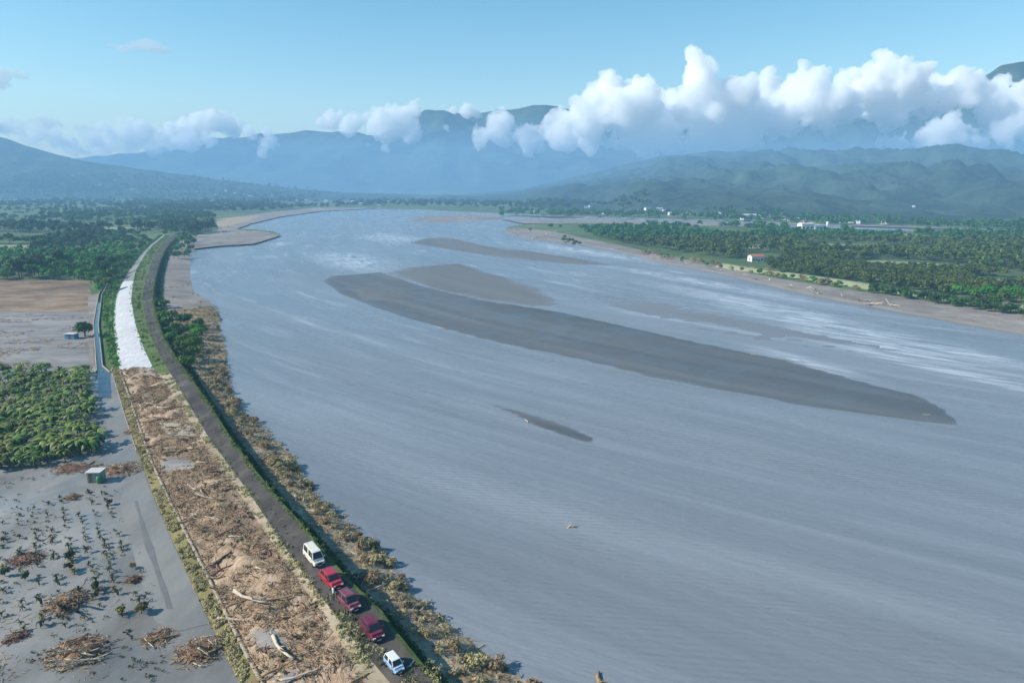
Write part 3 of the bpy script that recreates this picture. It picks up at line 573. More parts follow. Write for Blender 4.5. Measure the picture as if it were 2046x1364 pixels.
make_cloud('thin lilac cloud wisp at the left edge of the sky', [(-10, 150, 40), (35, 150, 26), (70, 148, 12), (-40, 165, 40), (10, 172, 18)], MC3, 7500, 10, flat=0.42, puff=8, rough=0.6, depth=0.2)

# ------------------------------------------------------------------ foliage builders
def leaf_quads(P, N, size, r_, aspect=0.6):
    n = len(P); N = N / np.maximum(np.linalg.norm(N, axis=1, keepdims=True), 1e-6)
    A = r_.normal(size=(n, 3)); A -= N * (A * N).sum(1, keepdims=True); A /= np.maximum(np.linalg.norm(A, axis=1, keepdims=True), 1e-6); B = np.cross(N, A)
    s_ = np.asarray(size).reshape(-1, 1); a = A * s_; b_ = B * s_ * aspect
    V = np.stack([P - a, P + b_ * 0.9 - a * 0.1, P + a, P - b_ * 0.9 + a * 0.1], 1).reshape(-1, 3)
    return V, np.arange(n * 4, dtype=np.int32).reshape(n, 4)
def crown_points(lobes, n, r_, flat=0.8, inner=0.45):
    L_ = np.array(lobes, float); w = L_[:, 3] ** 2; k = r_.choice(len(L_), n, p=w / w.sum())
    d = r_.normal(size=(n, 3)); d /= np.linalg.norm(d, axis=1, keepdims=True); d[:, 2] = np.where(d[:, 2] < -0.5, -d[:, 2], d[:, 2])
    rr = (inner + (1 - inner) * r_.random(n) ** 0.5)[:, None] * L_[k, 3:4]; P = L_[k, :3] + d * rr * np.array((1, 1, flat))
    return P, d + r_.normal(size=(n, 3)) * 0.55 + np.array((0, 0, 0.35))
def lobes_for(h, w, k, r_):
    out = [(0, 0, h * 0.62, w * 0.38)]
    for i in range(k):
        a = r_.uniform(0, 6.28); q = r_.uniform(0.15, 0.36) * w
        out.append((q * math.cos(a), q * math.sin(a), h * r_.uniform(0.42, 0.82), w * r_.uniform(0.16, 0.28)))
    return out
def tree_proto(name, h, w, nleaf, leaf, mat, seed, k=8, trunk=0.16):
    r_ = np.random.default_rng(seed); lb = lobes_for(h, w, k, r_); P, N = crown_points(lb, nleaf, r_)
    V, F = leaf_quads(P, N, leaf * r_.uniform(0.6, 1.3, len(P)), r_); crown = new_mesh('crown', V, F, M[mat])
    mb = MB(); mb.tube([(0, 0, -0.3), (0.05 * w * 0.2, 0, h * 0.25), (0, 0.02 * w, h * 0.6)], [trunk * 1.3, trunk, trunk * 0.45], 6)
    for l in lb[1:5]: mb.tube([(0, 0, h * 0.28), (l[0] * 0.6, l[1] * 0.6, h * 0.25 + (l[2] - h * 0.25) * 0.6), (l[0], l[1], l[2])], [trunk * 0.6, trunk * 0.4, trunk * 0.12], 5)
    return name, crown, mb.mesh('trunk', M['bark'])
def arched_leaf(L_, w, rise, droop, az, z0, seg=5, lean=0.0):
    V, F = [], []
    for i in range(seg + 1):
        t = i / seg; r0 = L_ * (t * 0.85 + 0.05); z = z0 + rise * math.sin(min(t * 1.6, 1.57)) - droop * t * t
        ww = w * (math.sin(math.pi * min(0.98, t * 0.9 + 0.08)) ** 0.6) * 0.5
        c, s_ = math.cos(az), math.sin(az)
        for side, dz in ((-1, -0.12 * w), (0, 0), (1, -0.12 * w)):
            V.append((c * r0 - s_ * ww * side, s_ * r0 + c * ww * side, z + dz))
    for i in range(seg):
        for j in range(2): F.append((i * 3 + j, (i + 1) * 3 + j, (i + 1) * 3 + j + 1, i * 3 + j + 1))
    return V, F
def banana_proto(h, n, L_, w, mat, seed):
    r_ = random.Random(seed); mb = MB()
    for i in range(n):
        V, F = arched_leaf(L_ * r_.uniform(0.75, 1.15), w, r_.uniform(0.4, 1.1), r_.uniform(0.6, 1.7), i * 2.4 + r_.uniform(-.3, .3), h * 0.62 + r_.uniform(-.2, .2)); mb.add(V, F)
    fol = mb.mesh('leaves', M[mat]); st = MB().tube([(0, 0, -0.2), (0.03, 0, h * 0.4), (0, 0.04, h * 0.66)], [0.14, 0.12, 0.07], 7).mesh('stem', M['leaf_crop'])
    return 'banana_plant', fol, st
def place(proto, loc, rz, s_, label, cat, group, sx=1.0):
    name, crown, trunk = proto
    t = thing(name, label, cat, tuple(loc), rz, group); t.scale = (s_ * sx, s_ * sx, s_)
    link(crown.name, crown, t); link(trunk.name, trunk, t)
    return t
def in_poly(p, poly):
    x, y = p; c = False; n = len(poly)
    for i in range(n):
        x0, y0 = poly[i]; x1, y1 = poly[(i + 1) % n]
        if (y0 > y) != (y1 > y) and x < (x1 - x0) * (y - y0) / (y1 - y0) + x0: c = not c
    return c
def to_px(p):
    x, y, z = p; z = z - CAM_H; d = y * cp - z * sp
    return CX + FPX * x / d, CY - FPX * (y * sp + z * cp) / d
def scatter_px(poly, n, minpx, seed, gamma=1.0, z=1.0, avoid=()):
    """ground points in the area outlined in the photograph, thinned so that they keep apart"""
    r_ = np.random.default_rng(seed); xs = [p[0] for p in poly]; ys = [p[1] for p in poly]; out = []; tries = 0; cell = {}
    while len(out) < n and tries < n * 60:
        tries += 1; px = r_.uniform(min(xs), max(xs)); py = min(ys) + (max(ys) - min(ys)) * r_.random() ** gamma
        if not in_poly((px, py), poly) or any(in_poly((px, py), a) for a in avoid): continue
        g = G(px, py, z); dmin = minpx if not callable(minpx) else minpx(g)
        key = (int(g[0] // 6), int(g[1] // 6))
        if any(math.hypot(g[0] - q[0], g[1] - q[1]) < dmin for i in (-1, 0, 1) for j in (-1, 0, 1) for q in cell.get((key[0] + i, key[1] + j), ())): continue
        g[2] = terrain(g[0], g[1]) if z == 1.0 else z
        cell.setdefault(key, []).append(g); out.append(g)
    return out
def mass(name, items, mat, seed, kind='stuff', label=None, cat=None):
    """items: (point, height, width, leaves, leaf size) -> one object of leaf-sized faces"""
    r_ = np.random.default_rng(seed); VV, FF = [], []; n0 = 0
    for (g, h, w, n, leaf) in items:
        P, N = crown_points(lobes_for(h, w, 4, r_), n, r_); V, F = leaf_quads(P + np.asarray(g)[None], N, leaf * r_.uniform(0.6, 1.3, n), r_); VV.append(V); FF.append(F + n0); n0 += len(V)
    if not VV: return
    return tag(link(name, new_mesh(name, np.concatenate(VV), np.concatenate(FF), mat)), label, cat, kind=kind)
U = random.uniform

# ------------------------------------------------------------------ left side: groves, plantation, canal tree
dark = [tree_proto('broadleaf_tree', h, w, 420, 0.72, 'leaf_dark', 100 + i, k, 0.22) for i, (h, w, k) in enumerate([(9, 8.5, 9), (11.5, 6.5, 7), (7, 9, 10), (12, 8, 8), (8, 6, 6), (10, 10, 11)])]
mid = [tree_proto('fruit_tree', h, w, 300, 0.52, 'leaf_mid', 120 + i, k, 0.14) for i, (h, w, k) in enumerate([(5.5, 5.5, 8), (7, 4.6, 6), (4.6, 6.2, 9), (6.3, 6, 10), (5, 4, 5)])]
bush = [tree_proto('bush', 3.2, 4.2, 420, 0.36, 'leaf_mid', 140 + i, 9, 0.08) for i in range(3)]
dbush = [tree_proto('bush', 3.4, 4.4, 420, 0.38, 'leaf_dark', 150 + i, 9, 0.08) for i in range(3)]
dry = [tree_proto('dry_shrub', 1.4, 2.4, 170, 0.24, 'leaf_dry', 160 + i, 7, 0.04) for i in range(4)]
F_GAP = [[(-200, 441), (60, 445), (265, 452), (265, 462), (170, 460), (-200, 452)], [(-200, 486), (60, 488), (100, 496), (40, 505), (-200, 508)]]
def grow(proto_set, pts, smin, smax, label, cat, group):
    for g in pts: place(proto_set[random.randrange(len(proto_set))], (g[0], g[1], g[2] - 0.05), U(0, 6.28), U(smin, smax), label, cat, group, U(0.85, 1.2))
# bright thicket right behind the brown field, reaching the levee
zoneA = [(-120, 500), (60, 505), (180, 478), (260, 470), (310, 480), (286, 500), (262, 528), (236, 556), (212, 586), (196, 590), (178, 562), (-120, 557)]
ptsA = sorted(scatter_px(zoneA, 420, 3.6, 1, 0.9), key=lambda g: g[1])
front = ptsA[:150]; grow(mid + mid + dark[:2], front, 0.7, 1.25, 'bright green bushy tree in the thicket behind the brown field', 'tree', 'trees of the bright thicket behind the brown field')
mass('thicket', [(g, U(4, 7), U(4.5, 6.5), 130, 0.65) for g in ptsA[150:] if fbm(g[0] / 40, g[1] / 60, 3, 8) > -.06], M['leaf_mid'], 5); mass('thicket', [(g, U(4, 7.5), U(4.5, 6.5), 130, 0.65) for g in ptsA[150:] if fbm(g[0] / 40, g[1] / 60, 3, 8) <= -.06], M['leaf_dark'], 55)
# dark grove further back
zoneB = [(-160, 462), (60, 466), (175, 466), (290, 462), (330, 466), (385, 470), (428, 463), (432, 440), (395, 424), (200, 415), (-160, 415)]
ptsB = sorted(scatter_px(zoneB, 900, 6.0, 2, 0.8, avoid=F_GAP), key=lambda g: g[1])
grow(dark, ptsB[:130], 0.8, 1.35, 'tall dark tree in the grove left of the river bend', 'tree', 'tall trees of the dark grove')
mass('distant_woodland', [(g, U(7, 12), U(7, 11), 90, 1.25) for g in ptsB[130:] if fbm(g[0] / 70, g[1] / 130, 3, 18) > -.05], M['leaf_dark'], 6); mass('distant_woodland', [(g, U(3, 5), U(5, 8), 70, 1.1) for g in ptsB[130:] if -.14 < fbm(g[0] / 70, g[1] / 130, 3, 18) <= -.05], M['leaf_mid'], 56)
zoneB2 = [(-160, 486), (60, 486), (175, 470), (300, 470), (250, 474), (180, 482), (70, 503), (-160, 503)]
ptsB2 = scatter_px(zoneB2, 150, 5.0, 3, 1.0, avoid=F_GAP)
grow(dark, ptsB2[:60], 0.55, 0.95, 'dark tree in the row between the pale lane and the bright thicket', 'tree', 'dark trees between lane and thicket'); mass('thicket', [(g, U(5, 7.5), U(5, 8), 110, 0.8) for g in ptsB2[60:]], M['leaf_dark'], 7)
zoneC = [(-160, 414), (200, 414), (395, 423), (520, 424), (600, 416), (760, 412), (1000, 415), (1300, 424), (1300, 418), (1000, 404), (700, 402), (300, 400), (-160, 398)]
ptsC = scatter_px(zoneC, 1500, 8.0, 4, 0.9)
mass('distant_woodland', [(g, U(5, 13), U(8, 14), 55, 1.9) for g in ptsC if fbm(g[0] / 160, g[1] / 260, 3, 19) > -.06], M['leaf_dark'], 8)
# wooded foot of the left hill
ptsH = [hit(U(-80, 640), U(352, 400)) for _ in range(700)]
mass('distant_woodland', [(g, U(7, 13), U(9, 16), 45, 2.4) for g in ptsH if 500 < g[1] < 3500 and g[2] < 300], M['leaf_dark'], 9)
# trees at the head of the road and bushes on the river side of the levee
for px, py, s_ in [(352, 508, .8), (362, 500, .9), (375, 494, 1.0), (345, 496, .8), (382, 505, .75), (368, 514, .7), (388, 490, .9), (355, 486, .9), (372, 484, .9), (340, 510, .6), (347, 517, .6), (356, 516, .8), (378, 512, .8), (365, 490, 1.1), (380, 484, 1.1), (392, 480, .9), (386, 474, 1.), (370, 476, 1.)]:
    place(random.choice(mid), G(px, py, 1.0), U(0, 6), s_ * 1.25, 'bright green tree between the head of the levee road and the river', 'tree', 'trees at the head of the levee road')
for px, py in [(352, 468), (376, 466), (398, 468), (330, 470)]: place(random.choice(dark), G(px, py), U(0, 6), U(.6, .8), 'dark tree closing the far end of the levee road', 'tree', 'trees closing the far end of the road')
for i, (px, py) in enumerate([(318, 628), (325, 640), (334, 652), (344, 640), (336, 668), (350, 660), (362, 650), (375, 646), (345, 684), (358, 676), (372, 668), (388, 662), (398, 654), (356, 698), (368, 690), (382, 684), (394, 676), (402, 668), (366, 712), (378, 704), (390, 696), (374, 726), (386, 718), (380, 738), (316, 612), (330, 615)]):
    place(random.choice(bush if i % 3 else dbush), G(px, py, 1.2), U(0, 6), U(.75, 1.15), 'lush green bush at the foot of the levee on the river side', 'bush', 'bushes between levee and river')
place(tree_proto('shade_tree', 4.6, 5.6, 700, 0.42, 'leaf_dark', 171, 10, 0.2), G(170, 672, 1.05), 0.4, 1.0, 'round dark tree standing alone beside the canal and blue shed', 'tree', None)
# banana plantation block
bananas = [banana_proto(3.3, 9, 2.2, 0.62, 'leaf_banana', 200 + i) for i in range(5)]
block = [(-90, 742), (60, 742), (172, 742), (182, 800), (198, 868), (200, 902), (140, 916), (70, 938), (-90, 938)]
ptsN = scatter_px(block, 235, 1.75, 11, 0.85, z=1.05)
for g in ptsN:
    q = to_px(g)[1]; w_ = 'along the near edge of the dense block next to the crop rows' if q > 895 else 'along the far edge of the dense block by the silted plot' if q < 775 else 'in the middle of the dense block beside the mud track'
    place(random.choice(bananas), g, U(0, 6.28), U(0.75, 1.15), 'leafy banana plant ' + w_, 'banana plant', 'banana plants ' + w_)
mass('undergrowth', [(g, 2.0, 3.2, 60, 0.4) for g in ptsN[::2]], M['leaf_dark'], 12)

# ------------------------------------------------------------------ crop rows in the near mud field
def crop_proto(n, L_, w, mat, seed, h):
    r_ = random.Random(seed); mb = MB()
    for i in range(n):
        V, F = arched_leaf(L_ * r_.uniform(0.6, 1.2), w, r_.uniform(0.25, 0.6), r_.uniform(0.2, 0.7), i * 2.4 + r_.uniform(-.4, .4), h * r_.uniform(.5, .9), 3); mb.add(V, F)
    return 'crop_plant', mb.mesh('leaves', M[mat]), MB().tube([(0, 0, -0.1), (0.02, 0.02, h * 0.9)], [0.05, 0.03], 5).mesh('stalk', M['leaf_crop'])
crops = [crop_proto(9, 0.55, 0.22, 'leaf_crop', 300 + i, 0.5) for i in range(4)]
ycrops = [crop_proto(9, 0.6, 0.24, 'leaf_yellow', 310 + i, 0.55) for i in range(2)]
p0, p1 = G(212, 1000, 1.05), G(288, 1235, 1.05); v = (p1 - p0)[:2]; rowlen = np.linalg.norm(v); v /= rowlen; nrm = np.array((v[1], -v[0]))
if nrm[0] > 0: nrm = -nrm
for r in range(16):
    for k in range(-3, 22):
        q = p0[:2] + nrm * (r * 1.75 + U(-.2, .2)) + v * (k * 1.55 + U(-.35, .35)); px, py = to_px((q[0], q[1], 1.05))
        if px < -20 or py < 950 or py > 1262 or (px > 290) or U(0, 1) > 0.66: continue
        near = py > 1080; sc = U(0.5, 0.9) if not near else U(0.6, 1.2)
        yel = near and U(0, 1) < 0.22
        place(random.choice(ycrops if yel else crops), (q[0], q[1], 1.05), U(0, 6), sc, 'yellowing crop plant in a row on the grey mud field' if yel else ('small half buried dark seedling in a row near the hut' if not near else 'leafy green crop plant in a row on the near mud field'), 'crop plant', 'yellowing crop plants' if yel else ('seedlings near the hut' if not near else 'crop plants of the near rows'))
big = tree_proto('crop_clump', 1.7, 1.7, 90, 0.34, 'leaf_crop', 330, 5, 0.05)
for px, py, s_, lab in [(138, 1118, 1.0, 'tall dark green clump standing at the top of the branch heap'), (140, 1140, .9, 'dark green clump touching the branch heap with bleached trunks'), (190, 1178, .8, 'dark green clump right of the branch heap with bleached trunks'), (192, 1196, .7, 'low dark clump below the clump right of the branch heap'), (10, 1150, .9, 'green clump at the left edge of the mud field'), (50, 1158, .8, 'green clump below the reddish leaf heap'), (220, 1008, .7, 'dark conical clump at the head of the right crop row')]:
    place(big, G(px, py, 1.05), U(0, 6), s_ * .75, lab, 'plant clump', None)
yb = tree_proto('crop_clump', 1.5, 1.9, 110, 0.32, 'leaf_yellow', 331, 5, 0.05)
for px, py, s_, lab in [(283, 1225, 1.0, 'largest yellow bush on the mud field near the track'), (242, 1226, .75, 'yellow green bush left of the largest yellow bush'), (266, 1135, .6, 'yellow brown bush where the right crop row meets the track')]:
    place(yb, G(px, py, 1.05), U(0, 6), s_ * .8, lab, 'bush', None)

wd = []
for _ in range(420):
    px, py = U(-20, 330), U(950, 1360); g = G(px, py, 1.02)
    if in_poly((px, py), [(-30, 945), (230, 945), (330, 1290), (420, 1370), (-30, 1370)]) and fbm(g[0] / 5, g[1] / 5, 3, 31) > .02: wd.append((g, U(.15, .35), U(.3, .8), 12, .10))
mass('weeds', wd, M['leaf_crop'], 32)
# ------------------------------------------------------------------ right bank
zoneR1 = [(1530, 523), (1600, 514), (1700, 512), (1850, 530), (2046, 560), (2300, 600), (2300, 668), (2046, 612), (1900, 590), (1760, 571), (1640, 556), (1545, 543)]
GAPR = [[(1628, 522), (1765, 517), (1935, 528), (1940, 545), (1800, 540), (1690, 534)], [(1590, 485), (1740, 487), (1868, 496), (1858, 509), (1700, 503), (1600, 498)], [(1690, 461), (1835, 464), (1830, 475), (1715, 473)], [(1470, 486), (1535, 487), (1530, 499), (1460, 498)], [(1930, 552), (2110, 556), (2110, 578), (1940, 571)], [(1478, 505), (1560, 505), (1560, 527), (1478, 527)], [(1575, 454), (1680, 456), (1680, 471), (1575, 469)]]
ptsR1 = sorted(scatter_px(zoneR1, 700, 3.8, 21, 1.0, avoid=GAPR), key=lambda g: g[1])
grow(mid, ptsR1[:140], 0.7, 1.0, 'bushy green tree in the orchard behind the far levee', 'tree', 'orchard trees behind the far levee')
mass('orchard', [(g, U(4, 5.6), U(4.5, 6.5), 110, 0.7) for g in ptsR1[140:]], M['leaf_orchard'], 22)
zoneR2 = [(1190, 478), (1160, 462), (1250, 454), (1400, 452), (1560, 456), (1720, 464), (2046, 474), (2400, 480), (2400, 600), (2046, 556), (1850, 527), (1700, 511), (1600, 512), (1480, 520), (1400, 510), (1300, 496)]
ptsR2 = sorted((g for g in scatter_px(zoneR2, 1500, 5.5, 23, 0.8, avoid=GAPR) if fbm(g[0] / 70, g[1] / 110, 3, 61) > -.09), key=lambda g: g[1])
grow(dark, ptsR2[:110], 0.5, 0.8, 'dark green tree in the woodland beyond the far shore', 'tree', 'dark woodland trees beyond the far shore')
mass('distant_woodland', [(g, U(5, 8), U(6, 9), 70, 1.15) for g in ptsR2[110:700]], M['leaf_orchard'], 24)
mass('distant_woodland', [(g, U(5, 9), U(6, 10), 70, 1.25) for g in ptsR2[700:]], M['leaf_dark'], 25)
hed = scatter_px([(1730, 577), (1900, 601), (2046, 622), (2300, 668), (2300, 684), (2046, 634), (1900, 612), (1740, 586)], 70, 2.6, 26)
grow(dbush, hed, 0.7, 1.15, 'dark bush in the hedge between far levee and sandy shore', 'bush', 'bushes of the far shore hedge')
hed2 = scatter_px([(1290, 504), (1450, 530), (1720, 577), (1720, 583), (1440, 537), (1280, 510)], 60, 2.5, 27)
for i, g in enumerate(hed2): place(random.choice(dry if i % 3 else bush), g, U(0, 6), U(1.0, 1.7) if i % 3 else U(.5, .8), 'small olive shrub on the sandy edge of the far bank', 'shrub', 'shrubs on the sandy far edge')
for px, py, s_ in [(1126, 483, 1.1), (1136, 485, 1.2), (1150, 488, 1.0), (1158, 489, .8), (1143, 484, 1.0), (1128, 476, .9)]:
    place(random.choice(bush), G(px, py, 1.0), U(0, 6), s_, 'green bush in the lone clump on the tip of the far bank', 'bush', 'bushes on the tip of the far bank')
for px, py, s_ in [(1100, 456, 1.5), (1120, 455, 1.0), (1160, 456, 1.2), (1205, 463, 1.1), (1230, 468, 1.0), (1060, 462, .9), (1185, 457, 1.2)]:
    place(random.choice(dbush), G(px, py, 1.0), U(0, 6), s_, 'dark bush scattered on the sand behind the tip of the far bank', 'bush', 'scattered bushes behind the tip')
ptsT = scatter_px([(1000, 431), (1200, 435), (1500, 443), (1700, 450), (2046, 461), (2400, 468), (2400, 462), (2046, 452), (1700, 441), (1450, 431), (1000, 420)], 330, 8, 28)
mass('distant_woodland', [(g, U(5, 9), U(8, 13), 50, 1.7) for g in ptsT], M['leaf_dark'], 29)

# ------------------------------------------------------------------ buildings
M['wall_white'] = mat_noise('white_plaster', [(.62, .6, .57), (.74, .72, .69)], 0.6, rough=0.9); M['wall_grey'] = mat_noise('grey_render', [(.4, .4, .4), (.52, .52, .5)], 0.6, rough=0.9)
M['roof_red'] = mat_noise('red_tile_roof', [(.32, .11, .07), (.42, .17, .11)], 0.8, rough=0.8); M['roof_grey'] = mat_noise('sheet_metal_roof', [(.4, .42, .44), (.55, .57, .58)], 0.5, rough=0.5); M['roof_blue'] = mat_noise('blue_sheet_roof', [(.05, .16, .3), (.1, .26, .42)], 0.5, rough=0.5)
M['glass'] = plain_mat('dark_window_glass', (.02, .025, .03), 0.08, 0.6); M['door'] = plain_mat('brown_door', (.12, .07, .04), 0.6)
def house_meshes(w, d, h, rh, wall, roof, over=0.4):
    a = w / 2; b_ = d / 2; mb = MB()
    mb.add([(-a, -b_, -0.3), (a, -b_, -0.3), (a, b_, -0.3), (-a, b_, -0.3), (-a, -b_, h), (a, -b_, h), (a, b_, h), (-a, b_, h), (-a, 0, h + rh), (a, 0, h + rh)],
           [(3, 2, 1, 0), (0, 1, 5, 4), (2, 3, 7, 6), (1, 2, 6, 9, 5), (3, 0, 4, 8, 7), (4, 5, 9, 8), (6, 7, 8, 9)]); wm = mb.mesh('walls', M[wall])
    o = over; k = rh / b_; t = 0.12; mb = MB()
    for s_ in (-1, 1):
        y1 = s_ * (b_ + o); z1 = h - k * o + 0.03; z0 = h + rh + 0.03
        mb.add([(-a - o, y1, z1), (a + o, y1, z1), (a + o, 0, z0), (-a - o, 0, z0), (-a - o, y1, z1 + t), (a + o, y1, z1 + t), (a + o, 0, z0 + t), (-a - o, 0, z0 + t)], [(3, 2, 1, 0), (4, 5, 6, 7), (0, 1, 5, 4), (1, 2, 6, 5), (2, 3, 7, 6), (3, 0, 4, 7)])
    return wm, mb.mesh('roof', M[roof])
def add_window(par, x, y, z, w, h, side):
    f = 0.04
    if side == 'y': me = MB().box(x - w / 2, x + w / 2, y - f, y + f, z, z + h).mesh('window', M['glass'])
    else: me = MB().box(x - f, x + f, y - w / 2, y + w / 2, z, z + h).mesh('window', M['glass'])
    return link('window', me, par)
# villa on the far bank
g = G(1510, 522, 1.0); vil = thing('villa', 'white house with orange red roof among green orchards on the far bank', 'house', tuple(g), 0.15)
wm, rm = house_meshes(11.5, 8, 4.4, 1.6, 'wall_white', 'roof_red'); vil.scale = (.7, .7, .7); link('walls', wm, vil); link('roof', rm, vil)
for x in (-4, -1.4, 3.6): add_window(vil, x, -4.0, 1.2, 1.4, 1.4, 'y')
add_window(vil, -5.75, 0, 1.2, 1.6, 1.4, 'x'); link('door', MB().box(0.4, 1.5, -4.05, -3.97, 0, 2.2).mesh('door', M['door']), vil)
an = MB().box(5.8, 9.5, -2.5, 3, -0.3, 2.6).mesh('annex', M['wall_grey']); link('annex', an, vil); link('annex_roof', MB().box(5.8, 9.9, -2.9, 3.4, 2.62, 2.8).mesh('annex_roof', M['roof_red']), vil)
# white works beyond the woodland
g = G(1608, 462, 1.0); wk = thing('warehouse', 'white twin hall works with narrow tower beyond the far woodland', 'warehouse', tuple(g), 0.1)
wm, rm = house_meshes(12, 10, 7.5, 1.2, 'wall_white', 'roof_grey'); link('walls', wm, wk)
link('roof', rm, wk); link('hall', MB().box(7, 19, -6, 5, -0.3, 6).mesh('hall', M['wall_white']), wk); link('hall_roof', MB().box(6.8, 19.2, -6.2, 5.2, 6.02, 6.4).mesh('hall_roof', M['roof_grey']), wk)
link('tower', MB().box(22, 24.5, -2, 1, -0.3, 9.5, (22.3, 24.2, -1.7, 0.7)).mesh('tower', M['wall_white']), wk); link('parapet', MB().box(-2.2, 1.2, -1.5, 1.5, 8.7, 10.4).mesh('parapet', M['roof_red']), wk)
for x in (-4, 0, 4): add_window(wk, x, -5.0, 3, 2, 1.6, 'y')
for x in (10, 14): add_window(wk, x, -6.0, 2.5, 2, 1.5, 'y')
# small houses: three models with walls, roof, door and window, copied
models = []
for w, d, h, rh, wl, rf, lab in [(10, 8, 5, 1.5, 'wall_white', 'roof_grey', 'white'), (9, 7, 6.5, 1.2, 'wall_white', 'roof_red', 'red roofed'), (14, 9, 4.5, 1.2, 'wall_grey', 'roof_grey', 'grey'), (11, 8, 5, 1.3, 'wall_white', 'roof_blue', 'blue roofed')]:
    wm, rm = house_meshes(w, d, h, rh, wl, rf)
    models.append((wm, rm, MB().box(-0.6, 0.6, -d / 2 - 0.05, -d / 2 + 0.03, 0, 2.2).mesh('door', M['door']), MB().box(-0.8, 0.8, -0.05, 0.05, -0.7, 0.7).mesh('window', M['glass']), w, d, h, lab))
def house(px, py, where, s_=1.0, mi=None, detail=True):
    k = random.randrange(4) if mi is None else mi; wm, rm, dm, wn_, w, d, h, lab = models[k]
    t = thing('house', f'small {lab} house {where}', 'house', tuple(hit(px, py)), U(-0.5, 0.5), f'houses {where}'); t.scale = (s_, s_, s_)
    link('walls', wm, t); link('roof', rm, t)
    if detail:
        link('door', dm, t)
        for x in (-w * 0.3, w * 0.3): link('window', wn_, t, (x, -d / 2, h * 0.5))
r0 = random.Random(5)
for px, py in [(1172, 416), (1180, 414), (1293, 421), (1318, 421), (1328, 422), (1340, 430), (1368, 430), (1382, 431), (1432, 431), (1442, 432), (1452, 433), (1462, 434), (1508, 438), (1520, 437), (1530, 438), (1538, 436), (1546, 440), (1552, 437), (1562, 440), (1580, 441), (1592, 441), (1602, 442), (1650, 443), (1660, 444), (1668, 444), (1680, 445), (1690, 445), (1700, 446), (1712, 446), (1720, 447), (1765, 448), (1180, 428), (1210, 428), (1045, 424), (1070, 424)]:
    house(px, py, 'in the town at the foot of the right hills', r0.uniform(.5, .8), r0.choice([0, 0, 1, 2, 2, 3]))
wm, rm = house_meshes(22, 12, 6, 1.5, 'wall_white', 'roof_grey'); t = thing('warehouse', 'long bright white shed at the left end of the hill town', 'warehouse', tuple(hit(1498, 439)), 0.1); link('walls', wm, t); link('roof', rm, t)
for x in (-7, 0, 7): add_window(t, x, -6, 2.5, 2.4, 1.5, 'y')
for px, py in [(1825, 414)]: house(px, py, 'alone on the wooded slope of the right hills', .42, 0)
for px, py in [(305, 372), (330, 378), (352, 384), (372, 392), (395, 385), (430, 391), (452, 383), (470, 388), (486, 390), (500, 394), (372, 402), (510, 391), (230, 364), (200, 372), (265, 380), (545, 393), (416, 379)]:
    house(px, py, 'scattered on the plain below the left hill', r0.uniform(.6, .9), r0.choice([0, 0, 2, 2]))
for px, py in [(604, 404), (612, 402), (620, 405), (592, 403), (690, 408), (706, 406), (722, 410), (738, 407), (748, 410), (762, 411), (652, 404), (890, 411)]:
    house(px, py, 'in the hamlet at the upper end of the river', r0.uniform(.7, 1.0), r0.choice([0, 0, 1, 2]))
# pale bar along the hill foot at the far right
sheet('field', [(1700, 448), (1850, 452), (2046, 460), (2046, 462), (1850, 456), (1700, 451)], 1.1, M['shore'], 1, 12, 45)

# hut on the mud, with a green barrel in front, and the blue shed below the lone tree
M['hut_wall'] = mat_noise('pale_green_sheet', [(.20, .27, .25), (.29, .36, .34)], 1.5, rough=0.6, coord='obj'); M['hut_roof'] = mat_noise('pale_roof_sheet', [(.5, .47, .44), (.62, .58, .55)], 1.2, rough=0.6, coord='obj')
g = G(194, 960, 1.05); hut = thing('hut', 'small pale green hut with flat whitish roof on the grey mud', 'hut', tuple(g), 0.05); hut.scale = (.72, .72, .85)
mb = MB().box(-1.4, 1.4, -1.1, 1.1, -0.1, 2.0); link('walls', mb.mesh('walls', M['hut_wall']), hut)
pan = MB().box(-0.1, 0.1, -0.03, 0.03, 0.05, 1.95).mesh('panel', M['hut_wall'])
for k in range(8): link('panel', pan, hut, (-1.2 + k * 0.34, -1.13, 0))
pan2 = MB().box(-0.03, 0.03, -0.1, 0.1, 0.05, 1.95).mesh('panel', M['hut_wall'])
for k in range(6): link('panel', pan2, hut, (1.43, -0.85 + k * 0.34, 0))
rs = MB().box(-0.19, 0.19, -1.4, 1.4, 0, 0.06).mesh('roof_sheet', M['hut_roof'])
for k in range(8): o = link('roof_sheet', rs, hut, (-1.4 + k * 0.4, 0, 2.03 + (0.025 if k % 2 else 0)))
link('door', MB().box(-1.0, -0.3, -1.2, -1.165, 0.05, 1.8).mesh('door', M['door']), hut)
M['barrel'] = plain_mat('green_plastic', (.03, .16, .06), 0.5)
bm_ = MB(); bm_.tube([(0, 0, 0), (0, 0, .12), (0, 0, .55), (0, 0, 1.0), (0, 0, 1.1)], [.40, .45, .48, .45, .36], 16)
br = link('barrel', bm_.mesh('barrel', M['barrel'], True), None, tuple(G(200, 964, 1.06))); tag(br, 'green plastic barrel standing in front of the pale hut', 'barrel')
link('lid', MB().tube([(0, 0, 1.1), (0, 0, 1.16)], [.38, .36], 16).mesh('lid', M['barrel']), br)
g = G(144, 676, 1.05); sh = thing('shed', 'tiny blue walled shed with pale roof beside the lone dark tree', 'shed', tuple(g), -0.1)
link('walls', MB().box(-1.5, 1.5, -1, 1, -0.1, 1.5).mesh('walls', M['roof_blue']), sh); link('roof', MB().box(-1.7, 1.7, -1.2, 1.2, 1.52, 1.62, (-1.7, 1.7, -1.2, 1.2)).mesh('roof', M['hut_roof']), sh)
link('door', MB().box(-0.4, 0.4, -1.04, -0.99, 0, 1.35).mesh('door', M['door']), sh)

